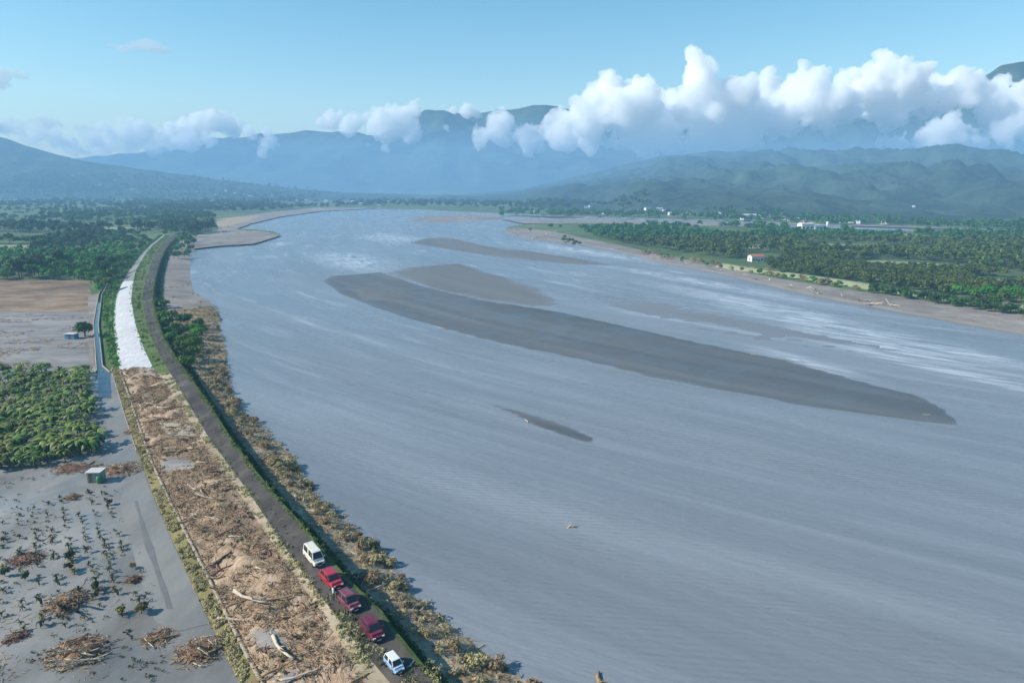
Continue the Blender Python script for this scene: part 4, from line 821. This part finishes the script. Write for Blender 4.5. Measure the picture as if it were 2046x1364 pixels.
# ------------------------------------------------------------------ driftwood and debris
def log_mesh(L_, r, seed, mat, stubs=2):
    q = random.Random(seed); mb = MB(); n = 7; bend = q.uniform(-.09, .09); pts = []; rad = []
    for i in range(n):
        t = i / (n - 1); pts.append((L_ * (t - 0.5), bend * math.sin(t * 3.1) * L_ + q.uniform(-.012, .012) * L_, q.uniform(-.012, .012) * L_)); rad.append(r * (1.1 - 0.55 * t) * q.uniform(.85, 1.15))
    mb.tube(pts, rad, 7)
    for _ in range(stubs):
        i = q.randrange(1, n - 1); p = Vector(pts[i]); d = Vector((q.uniform(0.1, .8), q.uniform(-1, 1), q.uniform(0, .7))).normalized() * L_ * q.uniform(.1, .24)
        mb.tube([p, p + d * .6, p + d], [r * .5, r * .32, r * .1], 5)
    for _ in range(3):                                                     # splayed root ends
        p = Vector(pts[0]); d = Vector((-q.uniform(.3, .6), q.uniform(-.8, .8), q.uniform(-.2, .8))).normalized() * r * 4
        mb.tube([p, p + d], [r * .55, r * .12], 5)
    return mb.mesh('driftwood_log', M[mat], True)
logs_p = [log_mesh(1.0 * L_, r, 500 + i, 'wood_pale') for i, (L_, r) in enumerate([(3.2, .10), (4.5, .14), (2.2, .09), (5.5, .15), (1.6, .08)])]
logs_b = [log_mesh(1.0 * L_, r, 520 + i, 'wood_brown') for i, (L_, r) in enumerate([(2.8, .13), (4.0, .17), (2.0, .12), (1.5, .16), (1.1, .2)])]
def seg_name(y):
    return ('at the bottom of the slope beside the parked cars' if y > 1180 else 'on the debris slope just behind the parked cars' if y > 1040 else 'on the debris slope across the track from the hut' if y > 880 else 'on the debris slope below the white gravel apron')
for i, (y, t) in enumerate(rb_berm.scatter(210)):
    if y > 1420: continue
    p = rb_berm.at(y, min(t, .97)); pale = U(0, 1) < 0.2; me = random.choice(logs_p if pale else logs_b)
    o = link('driftwood_log', me, None, (p[0], p[1], p[2] + U(.08, .3))); o.rotation_euler = (U(-.3, .3), U(-.22, .22), random.gauss(0.1, .7) if U(0, 1) < .7 else U(0, 6.28))
    s_ = U(.45, .95); o.scale = (s_, s_, s_)
    tag(o, ('bleached ' if pale else 'brown ') + 'driftwood log ' + seg_name(y), 'log', ('bleached' if pale else 'brown') + ' logs ' + seg_name(y))
for px, py, rz, s_, lab in [(565, 1290, -0.9, 1.0, 'long bent bleached trunk lying on the slope left of the last car'), (500, 1190, -0.6, 1.1, 'pale straight trunk across the upper debris slope'), (600, 1345, 0.3, .7, 'bleached trunk by the lower edge of the photo')]:
    o = link('driftwood_log', logs_p[3], None, tuple(G(px, py, 2.9))); o.rotation_euler = (0, -.12, rz); o.scale = (s_, s_ * 1.2, s_ * 1.2); tag(o, lab, 'log')
SLABS = [(.42, .95, 874, 848, 'concrete'), (.12, .62, 942, 916, 'plot'), (.15, .45, 1300, 1262, 'plot'), (.5, .9, 752, 740, 'concrete'), (.1, .4, 1400, 1345, 'plot')]
def in_slab(y, t): return any(a < t < b_ and y1 < y < y0 for a, b_, y0, y1, _ in SLABS)
for a, b_, y0, y1, mt in SLABS:
    Ribbon('silt_patch', (lambda y, q=a: rb_berm.at(y, q + .04 * math.sin(y * .6))), (lambda y, q=b_: rb_berm.at(y, q + .04 * math.sin(y * .9))), y0, y1, 10, M[mt], .10, 1.0, seed=int(y0), bulge=.16, dz=.04)
def sticks(name, pts, lens, rads, mat, seed, pitch=.35):
    r_ = np.random.default_rng(seed); P = np.array(pts, float); n = len(P); az = r_.normal(0.1, .8, n); wild = r_.random(n) < .35; az = np.where(wild, r_.uniform(0, 6.28, n), az); el = r_.normal(0, pitch, n)
    D = np.stack([np.cos(az) * np.cos(el), np.sin(az) * np.cos(el), np.sin(el)], -1); U_ = np.cross(D, (0, 0, 1.0)); U_ /= np.linalg.norm(U_, axis=1, keepdims=True); W_2 = np.cross(U_, D)
    L_ = (lens[0] + (lens[1] - lens[0]) * r_.random(n) ** 2)[:, None]; Rr = r_.uniform(rads[0], rads[1], n)[:, None]; V = []
    for (t, k) in ((-.5, 1.0), (.0, .85), (.5, .4)):
        bend = U_ * (L_ * .08 * (t == 0)) * r_.normal(0, 1, n)[:, None]
        for a in (0, 2.1, 4.2): V.append(P + D * L_ * t + bend + (U_ * math.cos(a) + W_2 * math.sin(a)) * Rr * k)
    V = np.stack(V, 1).reshape(-1, 3); f = np.array([(s_ * 3 + k, s_ * 3 + (k + 1) % 3, s_ * 3 + 3 + (k + 1) % 3, s_ * 3 + 3 + k) for s_ in range(2) for k in range(3)], dtype=np.int32)
    F = (f[None] + (np.arange(n) * 9)[:, None, None]).reshape(-1, 4)
    return tag(link(name, new_mesh(name, V, F, mat)), kind='stuff')
pts = []
for y, t in rb_berm.scatter(15000):
    if y > 1450 or (in_slab(y, t) and U(0, 1) < .9) or float(fbm(*(rb_berm.at(y, t)[:2] / 2.2), 3, 77)) < -.07: continue
    p = rb_berm.at(y, t); pts.append((p[0], p[1], p[2] + U(0, .22)))
sticks('debris', pts, (.35, 1.7), (.022, .065), M['twig'], 61)
pts = [rb_bank.at(y, .15 + .8 * t) + np.array((0, 0, U(0, .15))) for y, t in rb_bank.scatter(9000) if 560 < y < 1450]
sticks('debris', pts, (.3, 1.6), (.02, .06), M['twig'], 62)
pts = [G(U(-40, 182), 628 + 108 * U(0, 1), 1.06) for _ in range(2600)]
pts = [p for p in pts if fbm(p[0] / 14, p[1] / 6, 3, 5) > .05]
for i, (y, t) in enumerate(rb_bank.scatter(420)):
    if not (700 < y < 1440) or i % 3: continue
    p = rb_bank.at(y, .2 + .75 * t); o = link('driftwood_log', random.choice(logs_p + logs_b), None, (p[0], p[1], p[2] + .1)); s_ = U(.35, .8); o.scale = (s_, s_, s_); o.rotation_euler = (0, U(-.2, .2), U(0, 6.28)); w_ = 'below the parked cars' if y > 1000 else 'upstream of the parked cars'
    tag(o, 'driftwood log stranded among dry scrub on the riverbank ' + w_, 'log', 'logs on the riverbank ' + w_)
sticks('litter', [p for p in (G(U(-30, 400), U(950, 1364), 1.08) for _ in range(1500)) if fbm(p[0] / 4, p[1] / 4, 3, 51) > .06 and to_px(p)[0] < 230 + (to_px(p)[1] - 945) * .4], (.2, 1.1), (.015, .045), M['twig'], 64, .1)
pts = [G(U(-40, 182), 628 + 108 * U(0, 1), 1.06) for _ in range(2600)]
pts = [p for p in pts if fbm(p[0] / 14, p[1] / 6, 3, 5) > .05]
sticks('flood_litter', pts, (.4, 2.2), (.04, .12), M['twig'], 63, .1)

# heaps of logs on the mud: every log a piece of its own
def heap(px, py, rad, n, height, label, pale=.25, big=(), leaf=0, stretch=1.0, rz=0.0, mat='wood_brown', az0=None):
    g = G(px, py, 1.05); t = thing('driftwood_heap', label, 'driftwood heap', tuple(g), rz)
    for i in range(n):
        a = U(0, 6.28); q = math.sqrt(U(0, 1)) * rad; x, y = q * math.cos(a) * stretch, q * math.sin(a); z = height * max(0, 1 - (q / rad) ** 1.5) * U(.2, 1) + .1
        o = link('log', random.choice(logs_p if U(0, 1) < pale else logs_b), t, (x, y, z)); s_ = U(.3, .62) * min(1.2, .5 + rad / 4); o.scale = (s_, s_, s_)
        o.rotation_euler = (U(-.3, .3), U(-.35, .35), U(0, 6.28) if az0 is None else random.gauss(az0, .45))
    for (x, y, z, el, az, s_) in big:
        o = link('trunk', logs_p[1], t, (x, y, z)); o.rotation_euler = (0, el, az); o.scale = (s_, s_ * 1.3, s_ * 1.3)
    tw = []
    for _ in range(int(90 * rad)):
        a = U(0, 6.28); q = math.sqrt(U(0, 1)) * rad * 1.12; tw.append((q * math.cos(a) * stretch, q * math.sin(a), height * max(0, 1 - (q / rad) ** 1.4) * U(.1, .95) + .06))
    o = sticks('twigs', tw, (.3, 1.3), (.02, .06), M[mat] if mat != 'wood_brown' else M['twig'], int(px)); o.parent = t
    core = MB(); nn = 14; core.V = [(rad * .8 * stretch * math.cos(k / nn * 6.283) * U(.7, 1.1), rad * .8 * math.sin(k / nn * 6.283) * U(.7, 1.1), -.05) for k in range(nn)] + [(rad * .45 * stretch * math.cos(k / nn * 6.283) * U(.7, 1.1), rad * .45 * math.sin(k / nn * 6.283) * U(.7, 1.1), height * .5 * U(.7, 1.1)) for k in range(nn)] + [(0, 0, height * .6)]
    core.F = [(k, (k + 1) % nn, nn + (k + 1) % nn, nn + k) for k in range(nn)] + [(nn + k, nn + (k + 1) % nn, 2 * nn) for k in range(nn)]
    link('litter_mound', core.mesh('litter_mound', M['leaf_brown']), t)
heap(133, 1205, 2.2, 22, 1.3, 'heap of branches with two bleached trunks leaning on its front in the mud field', .15, [(-.3, -1.2, .9, .75, 1.9, .75), (.9, -.6, 1.0, .7, 2.2, .7)])
heap(160, 1303, 2.5, 50, 1.3, 'largest heap of stacked driftwood logs on the wet mud by the bottom edge', .3, stretch=1.1, az0=.35)
heap(398, 1303, 2.3, 34, 1.2, 'dark driftwood heap at the foot of the debris slope near the bottom', .2, az0=-.3)
heap(50, 1118, 1.9, 8, .5, 'low reddish heap of dead leaves and twigs between the crop rows', .0, mat='leaf_brown')
heap(146, 994, 1.0, 6, .45, 'little reddish twig heap on the mud left of the hut', .0, mat='leaf_brown')
heap(318, 1275, 1.5, 9, .45, 'small litter heap between the yellow bush and the debris slope', .3)
heap(240, 938, 2.9, 22, .9, 'spreading flood debris heap just right of the pale hut', .35, stretch=1.25)
heap(145, 936, 2.3, 10, .4, 'thin reddish litter heap along the edge of the banana block', .1, mat='leaf_brown', stretch=1.5)
heap(268, 862, 1.5, 14, .8, 'driftwood jammed against the kerb below the white apron', .1)
heap(34, 1272, 1.0, 5, .3, 'tiny flat heap of twigs in the lower left of the mud field', .1, mat='leaf_brown')
heap(305, 920, 1.6, 12, .8, 'brown logs piled on the kerb above the hut', .1)
heap(268, 1158, 0.8, 5, .4, 'small brown twig heap beside the mud track', .1, mat='leaf_brown')

# scrub, weeds and grass
def clumps(name, rb, n, y0, y1, t0, t1, h, w, leaves, leaf, mat, seed, dens=None):
    it = []
    for y, t in rb.scatter(n):
        if not (y1 < y < y0): continue
        p = rb.at(y, t0 + (t1 - t0) * t)
        if dens and float(fbm(p[0] / dens, p[1] / dens, 3, seed)) < -.04: continue
        it.append((p - np.array((0, 0, h * .3)), h * U(.6, 1.3), w * U(.6, 1.3), leaves, leaf))
    return mass(name, it, mat, seed)
clumps('scrub', rb_bank, 1300, 1450, 600, .25, .98, .8, 1.2, 26, .17, M['leaf_dry'], 71, 4)
clumps('undergrowth', rb_flat, 1600, 612, 490, .0, .16, .8, 1.3, 18, .25, M['leaf_dark'], 90)  # dark growth at the wall foot, continuing the added shadow band
clumps('scrub', rb_flat, 260, 612, 560, .3, .95, .6, 1.2, 20, .2, M['leaf_dry'], 91, 4)
clumps('undergrowth', rb_bank, 9000, 1460, 500, -.04, .15, .3, .8, 14, .14, M['leaf_dark'], 83)  # dark growth added along the wall foot to deepen its shadow band
clumps('scrub', rb_bank, 260, 1450, 600, .15, .95, .5, .9, 22, .15, M['leaf_crop'], 72, 3)
clumps('weeds', rb_weeds, 3000, 1420, 735, .1, .9, .35, .7, 18, .12, M['leaf_dry'], 73, 2)
clumps('weeds', rb_weeds, 300, 1300, 735, .1, .9, .3, .6, 14, .11, M['leaf_crop'], 74, 2)
clumps('grass', rb_road, 1500, 1040, 480, .80, 1.02, .14, .7, 12, .10, M['leaf_banana'], 86, 6)
clumps('grass', rb_road, 1200, 1400, 480, -.02, .14, .14, .7, 12, .10, M['leaf_banana'], 87, 6)
clumps('weeds', rb_road, 700, 1400, 480, .35, .55, .10, .6, 10, .09, M['leaf_dry'], 88, 4)
clumps('grass', rb_green, 900, 735, 470, .05, .95, .9, 1.4, 22, .28, M['leaf_mid'], 75)
clumps('grass', rb_shg, 900, 745, 470, .05, .8, .35, 1.0, 16, .2, M['leaf_mid'], 76, 3)
clumps('grass', rb_shg, 500, 745, 560, -.35, .1, .3, .8, 14, .16, M['leaf_mid'], 84, 3)
clumps('grass', rb_white, 260, 736, 565, -.04, .08, .3, .8, 14, .16, M['leaf_mid'], 85)
clumps('grass', rb_v2, 2400, 1300, 470, -1.6, 1.0, .16, .6, 14, .10, M['leaf_banana'], 77, 5)
clumps('weeds', rb_sh, 900, 1450, 745, .1, 1.0, .3, .7, 16, .12, M['leaf_dry'], 78, 2.5)
clumps('weeds', rb_berm, 350, 1450, 745, .1, .95, .6, .9, 20, .16, M['leaf_dry'], 79, 3)
it = []
for px, py, n, sp_ in [(700, 1245, 26, 30), (720, 1275, 20, 40), (690, 1225, 12, 15), (745, 1310, 25, 40), (860, 1345, 30, 30), (560, 1082, 9, 8), (575, 1092, 8, 8), (488, 915, 8, 8), (820, 1352, 14, 25), (655, 1195, 5, 5)]:
    for _ in range(n): g = G(px + random.gauss(0, sp_ * .4), py + random.gauss(0, sp_ * .4), ZR); it.append((g - np.array((0, 0, .12)), U(.15, .3), U(.5, 1.0), 22, .09))
mass('grass', it[::2], M['leaf_dry'], 80); mass('grass', it[1::2], M['leaf_crop'], 81)
def bushes(n, y0, y1, t0, t1, protos, s0, s1, label, cat, group, pred=None):
    k = 0
    for y, t in rb_bank.scatter(n * 14):
        if k >= n: break
        if not (y1 < y < y0): continue
        p = rb_bank.at(y, t0 + (t1 - t0) * t); k += 1
        place(random.choice(protos), (p[0], p[1], p[2] - .15), U(0, 6), U(s0, s1), label, cat, group)
bushes(46, 1440, 1000, .35, .97, dry, .4, .85, 'dry olive shrub on the riverbank below the parked cars', 'shrub', 'shrubs on the near riverbank')
bushes(34, 1000, 740, .4, .98, dry, .5, .95, 'dry pale shrub along the water edge upstream of the cars', 'shrub', 'shrubs on the middle riverbank')
gs = [tree_proto('green_shrub', 1.5, 2.0, 170, 0.22, 'leaf_crop', 180 + i, 7, 0.04) for i in range(2)]
bushes(12, 1300, 620, .75, 1.0, gs, .5, .9, 'dark green shrub overhanging the river at the water edge', 'shrub', 'dark shrubs at the water edge')
# snag out in the river and a small stick
g = G(1140, 1053, 0.0); sn = thing('driftwood_snag', 'small pale snag sticking out of the open river water', 'driftwood', tuple(g), .4)
link('branch', MB().tube([(-.5, 0, -.1), (.1, .1, .25), (.5, .15, .75)], [.14, .11, .04], 7).mesh('branch', M['wood_pale'], True), sn); link('branch', MB().tube([(.0, .05, .15), (.5, -.3, .1), (1.0, -.5, -.06)], [.1, .08, .05], 7).mesh('branch', M['wood_brown'], True), sn)
for px, py, lab in [(1198, 1352, 'dark stick floating near the bottom edge of the river'), (1052, 840, 'pale scrap of wood stranded on the small sandbar'), (1505, 708, 'pale snag on the upper edge of the long sandbar'), (1855, 828, 'pale stick near the right tip of the long sandbar'), (772, 583, 'upright pale post on the dry patch of the long sandbar'), (822, 1325, 'pale plank lying on the road right of the last car')]:
    o = link('driftwood_log', logs_p[4] if 'dark' not in lab else logs_b[3], None, tuple(G(px, py, ZR + .1 if 'road' in lab else .12))); o.rotation_euler = (0, 0 if 'upright' not in lab else 1.3, U(0, 3)); o.scale = (1.0, 1.4, 1.4) if 'road' not in lab else (.55, .9, .9); tag(o, lab, 'log')
r5 = random.Random(9); far_l = []
for _ in range(130):                                              # stranded trees on the sand flats upstream
    px, py = r5.choice([(r5.uniform(1015, 1130), r5.uniform(450, 478)), (r5.uniform(820, 1010), r5.uniform(429, 441)), (r5.uniform(440, 560), r5.uniform(432, 466)), (r5.uniform(660, 760), r5.uniform(412, 417)), (r5.uniform(1300, 1800), 0)])
    if py == 0: py = float(np.interp(px, [1230, 1450, 1680, 1900], [495, 542, 594, 634])) + r5.uniform(-4, 3)
    g = G(px, py, 1.15); far_l.append(g)
sticks('flood_debris', far_l * 3, (1.5, 7), (.1, .28), M['wood_pale'], 81, .35)

# ------------------------------------------------------------------ vehicles
M['tyre'] = plain_mat('tyre_rubber', (.02, .02, .02), .9, .2); M['rim'] = plain_mat('alloy_rim', (.4, .4, .42), .35, .5, .8); M['lamp'] = plain_mat('lamp_glass', (.7, .7, .68), .1, .6); M['tail'] = plain_mat('red_lamp', (.35, .02, .02), .15, .6); M['trim'] = plain_mat('black_trim', (.025, .025, .025), .6, .3); M['plate'] = plain_mat('number_plate', (.6, .6, .58), .5)
wheel_t = MB().tube([(-.11, 0, 0), (-.08, 0, 0), (.08, 0, 0), (.11, 0, 0)], [.27, .33, .33, .27], 18).mesh('tyre', M['tyre']); wheel_r = MB().tube([(-.118, 0, 0), (.118, 0, 0)], [.19, .19], 12).mesh('rim', M['rim'])
def loft(st, mat, name, bev=.05):
    """st: (y, half width at sill, half width at belt, z bottom, z belt) from back to front"""
    mb = MB(); n = len(st); ring = []
    for (y, w0, w1, zb, zt) in st:
        V = [(-w0 * .92, y, zb), (-w0, y, zb + .12), (-w1, y, zt - .12), (-w1 * .93, y, zt), (w1 * .93, y, zt), (w1, y, zt - .12), (w0, y, zb + .12), (w0 * .92, y, zb)]
        b_ = len(mb.V); mb.V += V; ring.append(b_)
    for i in range(n - 1):
        for k in range(8): mb.F.append((ring[i] + k, ring[i] + (k + 1) % 8, ring[i + 1] + (k + 1) % 8, ring[i + 1] + k))
    mb.F.append(tuple(ring[0] + k for k in range(8))); mb.F.append(tuple(ring[-1] + k for k in range(8))[::-1])
    me = mb.mesh(name, mat); bm = bmesh.new(); bm.from_mesh(me); bmesh.ops.recalc_face_normals(bm, faces=bm.faces); bm.to_mesh(me); bm.free(); return me
def quad_panel(c, off):
    """slightly proud panel with thickness from four corners"""
    c = [Vector(p) for p in c]; n = (c[1] - c[0]).cross(c[3] - c[0]).normalized() * off; mid_ = sum(c, Vector()) / 4
    c = [mid_ + (p - mid_) * .86 for p in c]; return MB().add([tuple(p - n) for p in c] + [tuple(p + n) for p in c], [(3, 2, 1, 0), (4, 5, 6, 7), (0, 1, 5, 4), (1, 2, 6, 5), (2, 3, 7, 6), (3, 0, 4, 7)])
def car(name, label, cat, px, py, paint, L_=4.5, W2=.88, belt=.95, roof=1.48, hood=1.15, boot=.6, raked=.65, rear_rake=.45, zb=.24, roof_paint=None, lo_paint=None, turn=0.0, size=.80):
    g = G(px, py, ZR + .03); d = pR(py + 12) - pR(py - 12); rz = math.atan2(d[1], d[0]) - math.pi / 2 + turn
    t = thing(name, label, cat, tuple(g), rz); t.scale = (size, size, size); a = L_ / 2; w = W2
    st = [(-a, w * .8, w * .84, zb + .12, belt - .1), (-a + .18, w * .95, w * .95, zb, belt), (-a + boot, w, w, zb, belt), (0, w, w, zb, belt), (a - hood, w, w * .98, zb, belt - .02), (a - .35, w * .97, w * .93, zb, belt - .16), (a - .05, w * .86, w * .8, zb + .1, belt - .30)]
    body = link('body', loft(st, lo_paint or paint, 'body'), t)
    y0, y1 = -a + boot * .55, a - hood + .12; r0_, r1_ = y0 + rear_rake, y1 - raked; wb, wr = w * .93, w * .74
    B = [(-wb, y0, belt - .02), (wb, y0, belt - .02), (wb, y1, belt - .02), (-wb, y1, belt - .02)]; T = [(-wr, r0_, roof), (wr, r0_, roof), (wr, r1_, roof), (-wr, r1_, roof)]
    cab = MB().add(B + T, [(3, 2, 1, 0), (4, 5, 6, 7), (0, 1, 5, 4), (1, 2, 6, 5), (2, 3, 7, 6), (3, 0, 4, 7)]); link('cabin', cab.mesh('cabin', paint), t)
    lerp = lambda p, q, f: tuple(p[i] + (q[i] - p[i]) * f for i in range(3))
    link('roof', MB().box(-wr * .96, wr * .96, r0_ + .05, r1_ - .05, roof - .01, roof + .035, (-wr * .85, wr * .85, r0_ + .2, r1_ - .2)).mesh('roof', roof_paint or paint), t)
    link('windscreen', quad_panel((B[2], B[3], T[3], T[2]), .015).mesh('windscreen', M['glass']), t); link('rear_window', quad_panel((B[0], B[1], T[1], T[0]), .015).mesh('rear_window', M['glass']), t)
    for bi, ti, bj, tj in ((1, 5, 2, 6), (3, 7, 0, 4)):
        b0, b1, t0_, t1_ = B[bi], B[bj % 4], T[ti - 4], T[(tj - 4) % 4]
        for f0, f1 in ((0.02, .48), (.52, .98)): link('side_window', quad_panel((lerp(b0, b1, f0), lerp(b0, b1, f1), lerp(t0_, t1_, f1), lerp(t0_, t1_, f0)), .015).mesh('side_window', M['glass']), t)
    for sx in (-1, 1):
        for yy in (-a + .85, a - .85):
            wh = link('wheel', wheel_t, t, (sx * (w - .08), yy, .33)); link('rim', wheel_r, wh)
        link('headlight', MB().box(sx * w * .62 - .16, sx * w * .62 + .16, a - .2, a - .02, belt - .42, belt - .27).mesh('headlight', M['lamp']), t)
        link('tail_light', MB().box(sx * w * .66 - .13, sx * w * .66 + .13, -a - .02, -a + .1, belt - .38, belt - .2).mesh('tail_light', M['tail']), t)
        link('mirror', MB().box(sx * (w + .1) - .09, sx * (w + .1) + .09, y1 - .35, y1 - .22, belt + .02, belt + .17).mesh('mirror', paint), t)
        link('door', MB().box(sx * (w + .002) - .012, sx * (w + .002) + .012, -.05, a - hood - .1, zb + .2, belt - .14).mesh('door', lo_paint or paint), t)
        link('door', MB().box(sx * (w + .002) - .012, sx * (w + .002) + .012, -.05 - (a - hood), -.1, zb + .2, belt - .14).mesh('door', lo_paint or paint), t)
    link('front_bumper', MB().box(-w * .82, w * .82, a - .12, a + .06, zb + .02, zb + .2).mesh('front_bumper', M['trim']), t); link('rear_bumper', MB().box(-w * .8, w * .8, -a - .06, -a + .12, zb + .02, zb + .22).mesh('rear_bumper', M['trim']), t)
    link('grille', MB().box(-w * .4, w * .4, a - .08, a - .005, zb + .24, belt - .4).mesh('grille', M['trim']), t); link('bonnet', MB().box(-w * .78, w * .78, a - hood + .18, a - .38, belt - .1, belt - .005, (-w * .72, w * .72, a - hood + .22, a - .45)).mesh('bonnet', paint), t)
    link('number_plate', MB().box(-.26, .26, a + .061, a + .075, zb + .06, zb + .18).mesh('number_plate', M['plate']), t)
    return t
def paint_mat(name, col, dust, rough):
    m = mat_noise(name, [tuple(c * .9 for c in col), col, tuple(c * (1 - dust) + d * dust for c, d in zip(col, (.24, .2, .16)))], 1.4, rough=rough, spec=.5, coord='obj', contrast=1.3); m.node_tree.nodes['Principled BSDF'].inputs['Coat Weight'].default_value = .4; return m
P_cream = paint_mat('cream_white_paint', (.70, .66, .56), .35, .35); P_red = paint_mat('bright_red_paint', (.38, .014, .03), .22, .3); P_dust = paint_mat('dusty_maroon_paint', (.17, .035, .06), .55, .4); P_mar = paint_mat('maroon_paint', (.13, .008, .026), .2, .3); P_white = paint_mat('white_paint', (.72, .73, .74), .25, .3); P_blue = plain_mat('blue_lower_body', (.22, .38, .58), .3, .5, 0, .5)
car('van', 'cream white van parked at the back of the car line', 'van', 628, 1119, P_cream, 4.6, .86, 1.12, 1.98, .62, .12, .55, .12)
car('car', 'bright red car parked right in front of the cream van', 'car', 662, 1163, P_red, 4.7, .92, 1.0, 1.55, 1.2, .7, .7, .5)
car('car', 'dusty pinkish maroon car beside the standing person', 'car', 697, 1207, P_dust, 4.3, .86, .98, 1.55, 1.05, .3, .7, .35)
car('car', 'shiny dark maroon car next to the grass patch on the road', 'car', 743, 1262, P_mar, 4.6, .9, .98, 1.5, 1.15, .6, .7, .5)
car('car', 'small white car with blue flanks closest to the bottom edge', 'car', 788, 1332, P_white, 3.7, .84, .98, 1.6, .8, .15, .55, .25, lo_paint=P_blue, size=.64)  # lower body and doors blue, cabin and bonnet white

# ------------------------------------------------------------------ the person beside the third car
def person(px, py, label):
    g = G(px, py, ZR + .02); verts = []; edges = []; rad = []
    def vtx(p, r, par=None):
        verts.append(p); rad.append(r)
        if par is not None: edges.append((par, len(verts) - 1))
        return len(verts) - 1
    pel = vtx((0, 0, .95), .15); ch = vtx((0, 0, 1.2), .14, pel); up = vtx((0, 0, 1.38), .15, ch); nk = vtx((0, .01, 1.49), .06, up); h1 = vtx((0, .02, 1.58), .085, nk); h2 = vtx((0, .02, 1.70), .075, h1)
    hands = []
    for s_ in (-1, 1):
        hip = vtx((s_ * .10, 0, .88), .095, pel); kn = vtx((s_ * .12, .03, .49), .06, hip); an = vtx((s_ * .13, -.01, .10), .042, kn); vtx((s_ * .14, .10, .05), .04, an)
        shd = vtx((s_ * .19, 0, 1.40), .06, up); el = vtx((s_ * .27, -.02, 1.12), .042, shd); wr = vtx((s_ * .28, .10, .88), .03, el); hd = vtx((s_ * .28, .13, .82), .032, wr)
        for k in range(4): f1 = vtx((s_ * .28 + (k - 1.5) * .022, .16 + .003 * k, .77), .0095, hd); vtx((s_ * .28 + (k - 1.5) * .022, .165, .735 - .008 * (k in (1, 2))), .008, f1)
        th = vtx((s_ * .25, .15, .80), .011, wr); vtx((s_ * .24, .17, .77), .009, th)
    me = bpy.data.meshes.new('person'); me.from_pydata(verts, edges, []); o = link('person', me); o.modifiers.new('skin', 'SKIN'); 
    sv = me.skin_vertices[0].data
    for i, r in enumerate(rad): sv[i].radius = (r, r); sv[i].use_root = (i == 0)
    ss = o.modifiers.new('sub', 'SUBSURF'); ss.levels = ss.render_levels = 1
    me2 = bpy.data.meshes.new_from_object(o.evaluated_get(bpy.context.evaluated_depsgraph_get())); o.modifiers.clear(); o.data = me2; me2.name = 'person'
    me2.materials.clear()
    for mm in (plain_mat('skin', (.42, .26, .18), .6), plain_mat('pale_shirt', (.6, .62, .63), .9, .2), plain_mat('dark_trousers', (.03, .035, .05), .9, .2), plain_mat('shoes', (.03, .03, .03), .8)): me2.materials.append(mm)
    for p in me2.polygons:
        c = p.center; p.use_smooth = True
        p.material_index = 3 if c.z < .09 else 2 if (c.z < .93 and abs(c.x) < .215) else 0 if (c.z > 1.47 or (abs(c.x) > .2 and c.z < 1.1)) else 1
    o.location = tuple(g); o.rotation_euler = (0, 0, -1.2); tag(o, label, 'person')
    hair = MB()
    hv = bpy.data.meshes.new('hair'); bm = bmesh.new(); bmesh.ops.create_icosphere(bm, subdivisions=2, radius=.108)
    for q in bm.verts: q.co.z *= .95
    bmesh.ops.delete(bm, geom=[q for q in bm.verts if q.co.z < -.01 and q.co.y > -.03], context='VERTS'); bm.to_mesh(hv); bm.free(); hv.materials.append(plain_mat('black_hair', (.015, .012, .01), .7)); link('hair', hv, o, (0, .0, 1.69))
    for s_ in (-1, 1): link('ear', MB().box(s_ * .098 - .012, s_ * .098 + .012, -.01, .03, 1.60, 1.66).mesh('ear', bpy.data.materials['skin']), o)
    link('nose', MB().add([(-.016, .105, 1.60), (.016, .105, 1.60), (0, .10, 1.66), (0, .135, 1.605)], [(0, 1, 3), (1, 2, 3), (2, 0, 3)]).mesh('nose', bpy.data.materials['skin']), o)
    for s_ in (-1, 1): link('eye', MB().box(s_ * .035 - .013, s_ * .035 + .013, .098, .108, 1.65, 1.662).mesh('eye', M['trim']), o)
    link('mouth', MB().box(-.025, .025, .098, .106, 1.565, 1.573).mesh('mouth', M['tail']), o)
person(667, 1199, 'person in a pale shirt and dark trousers standing beside the dusty maroon car')
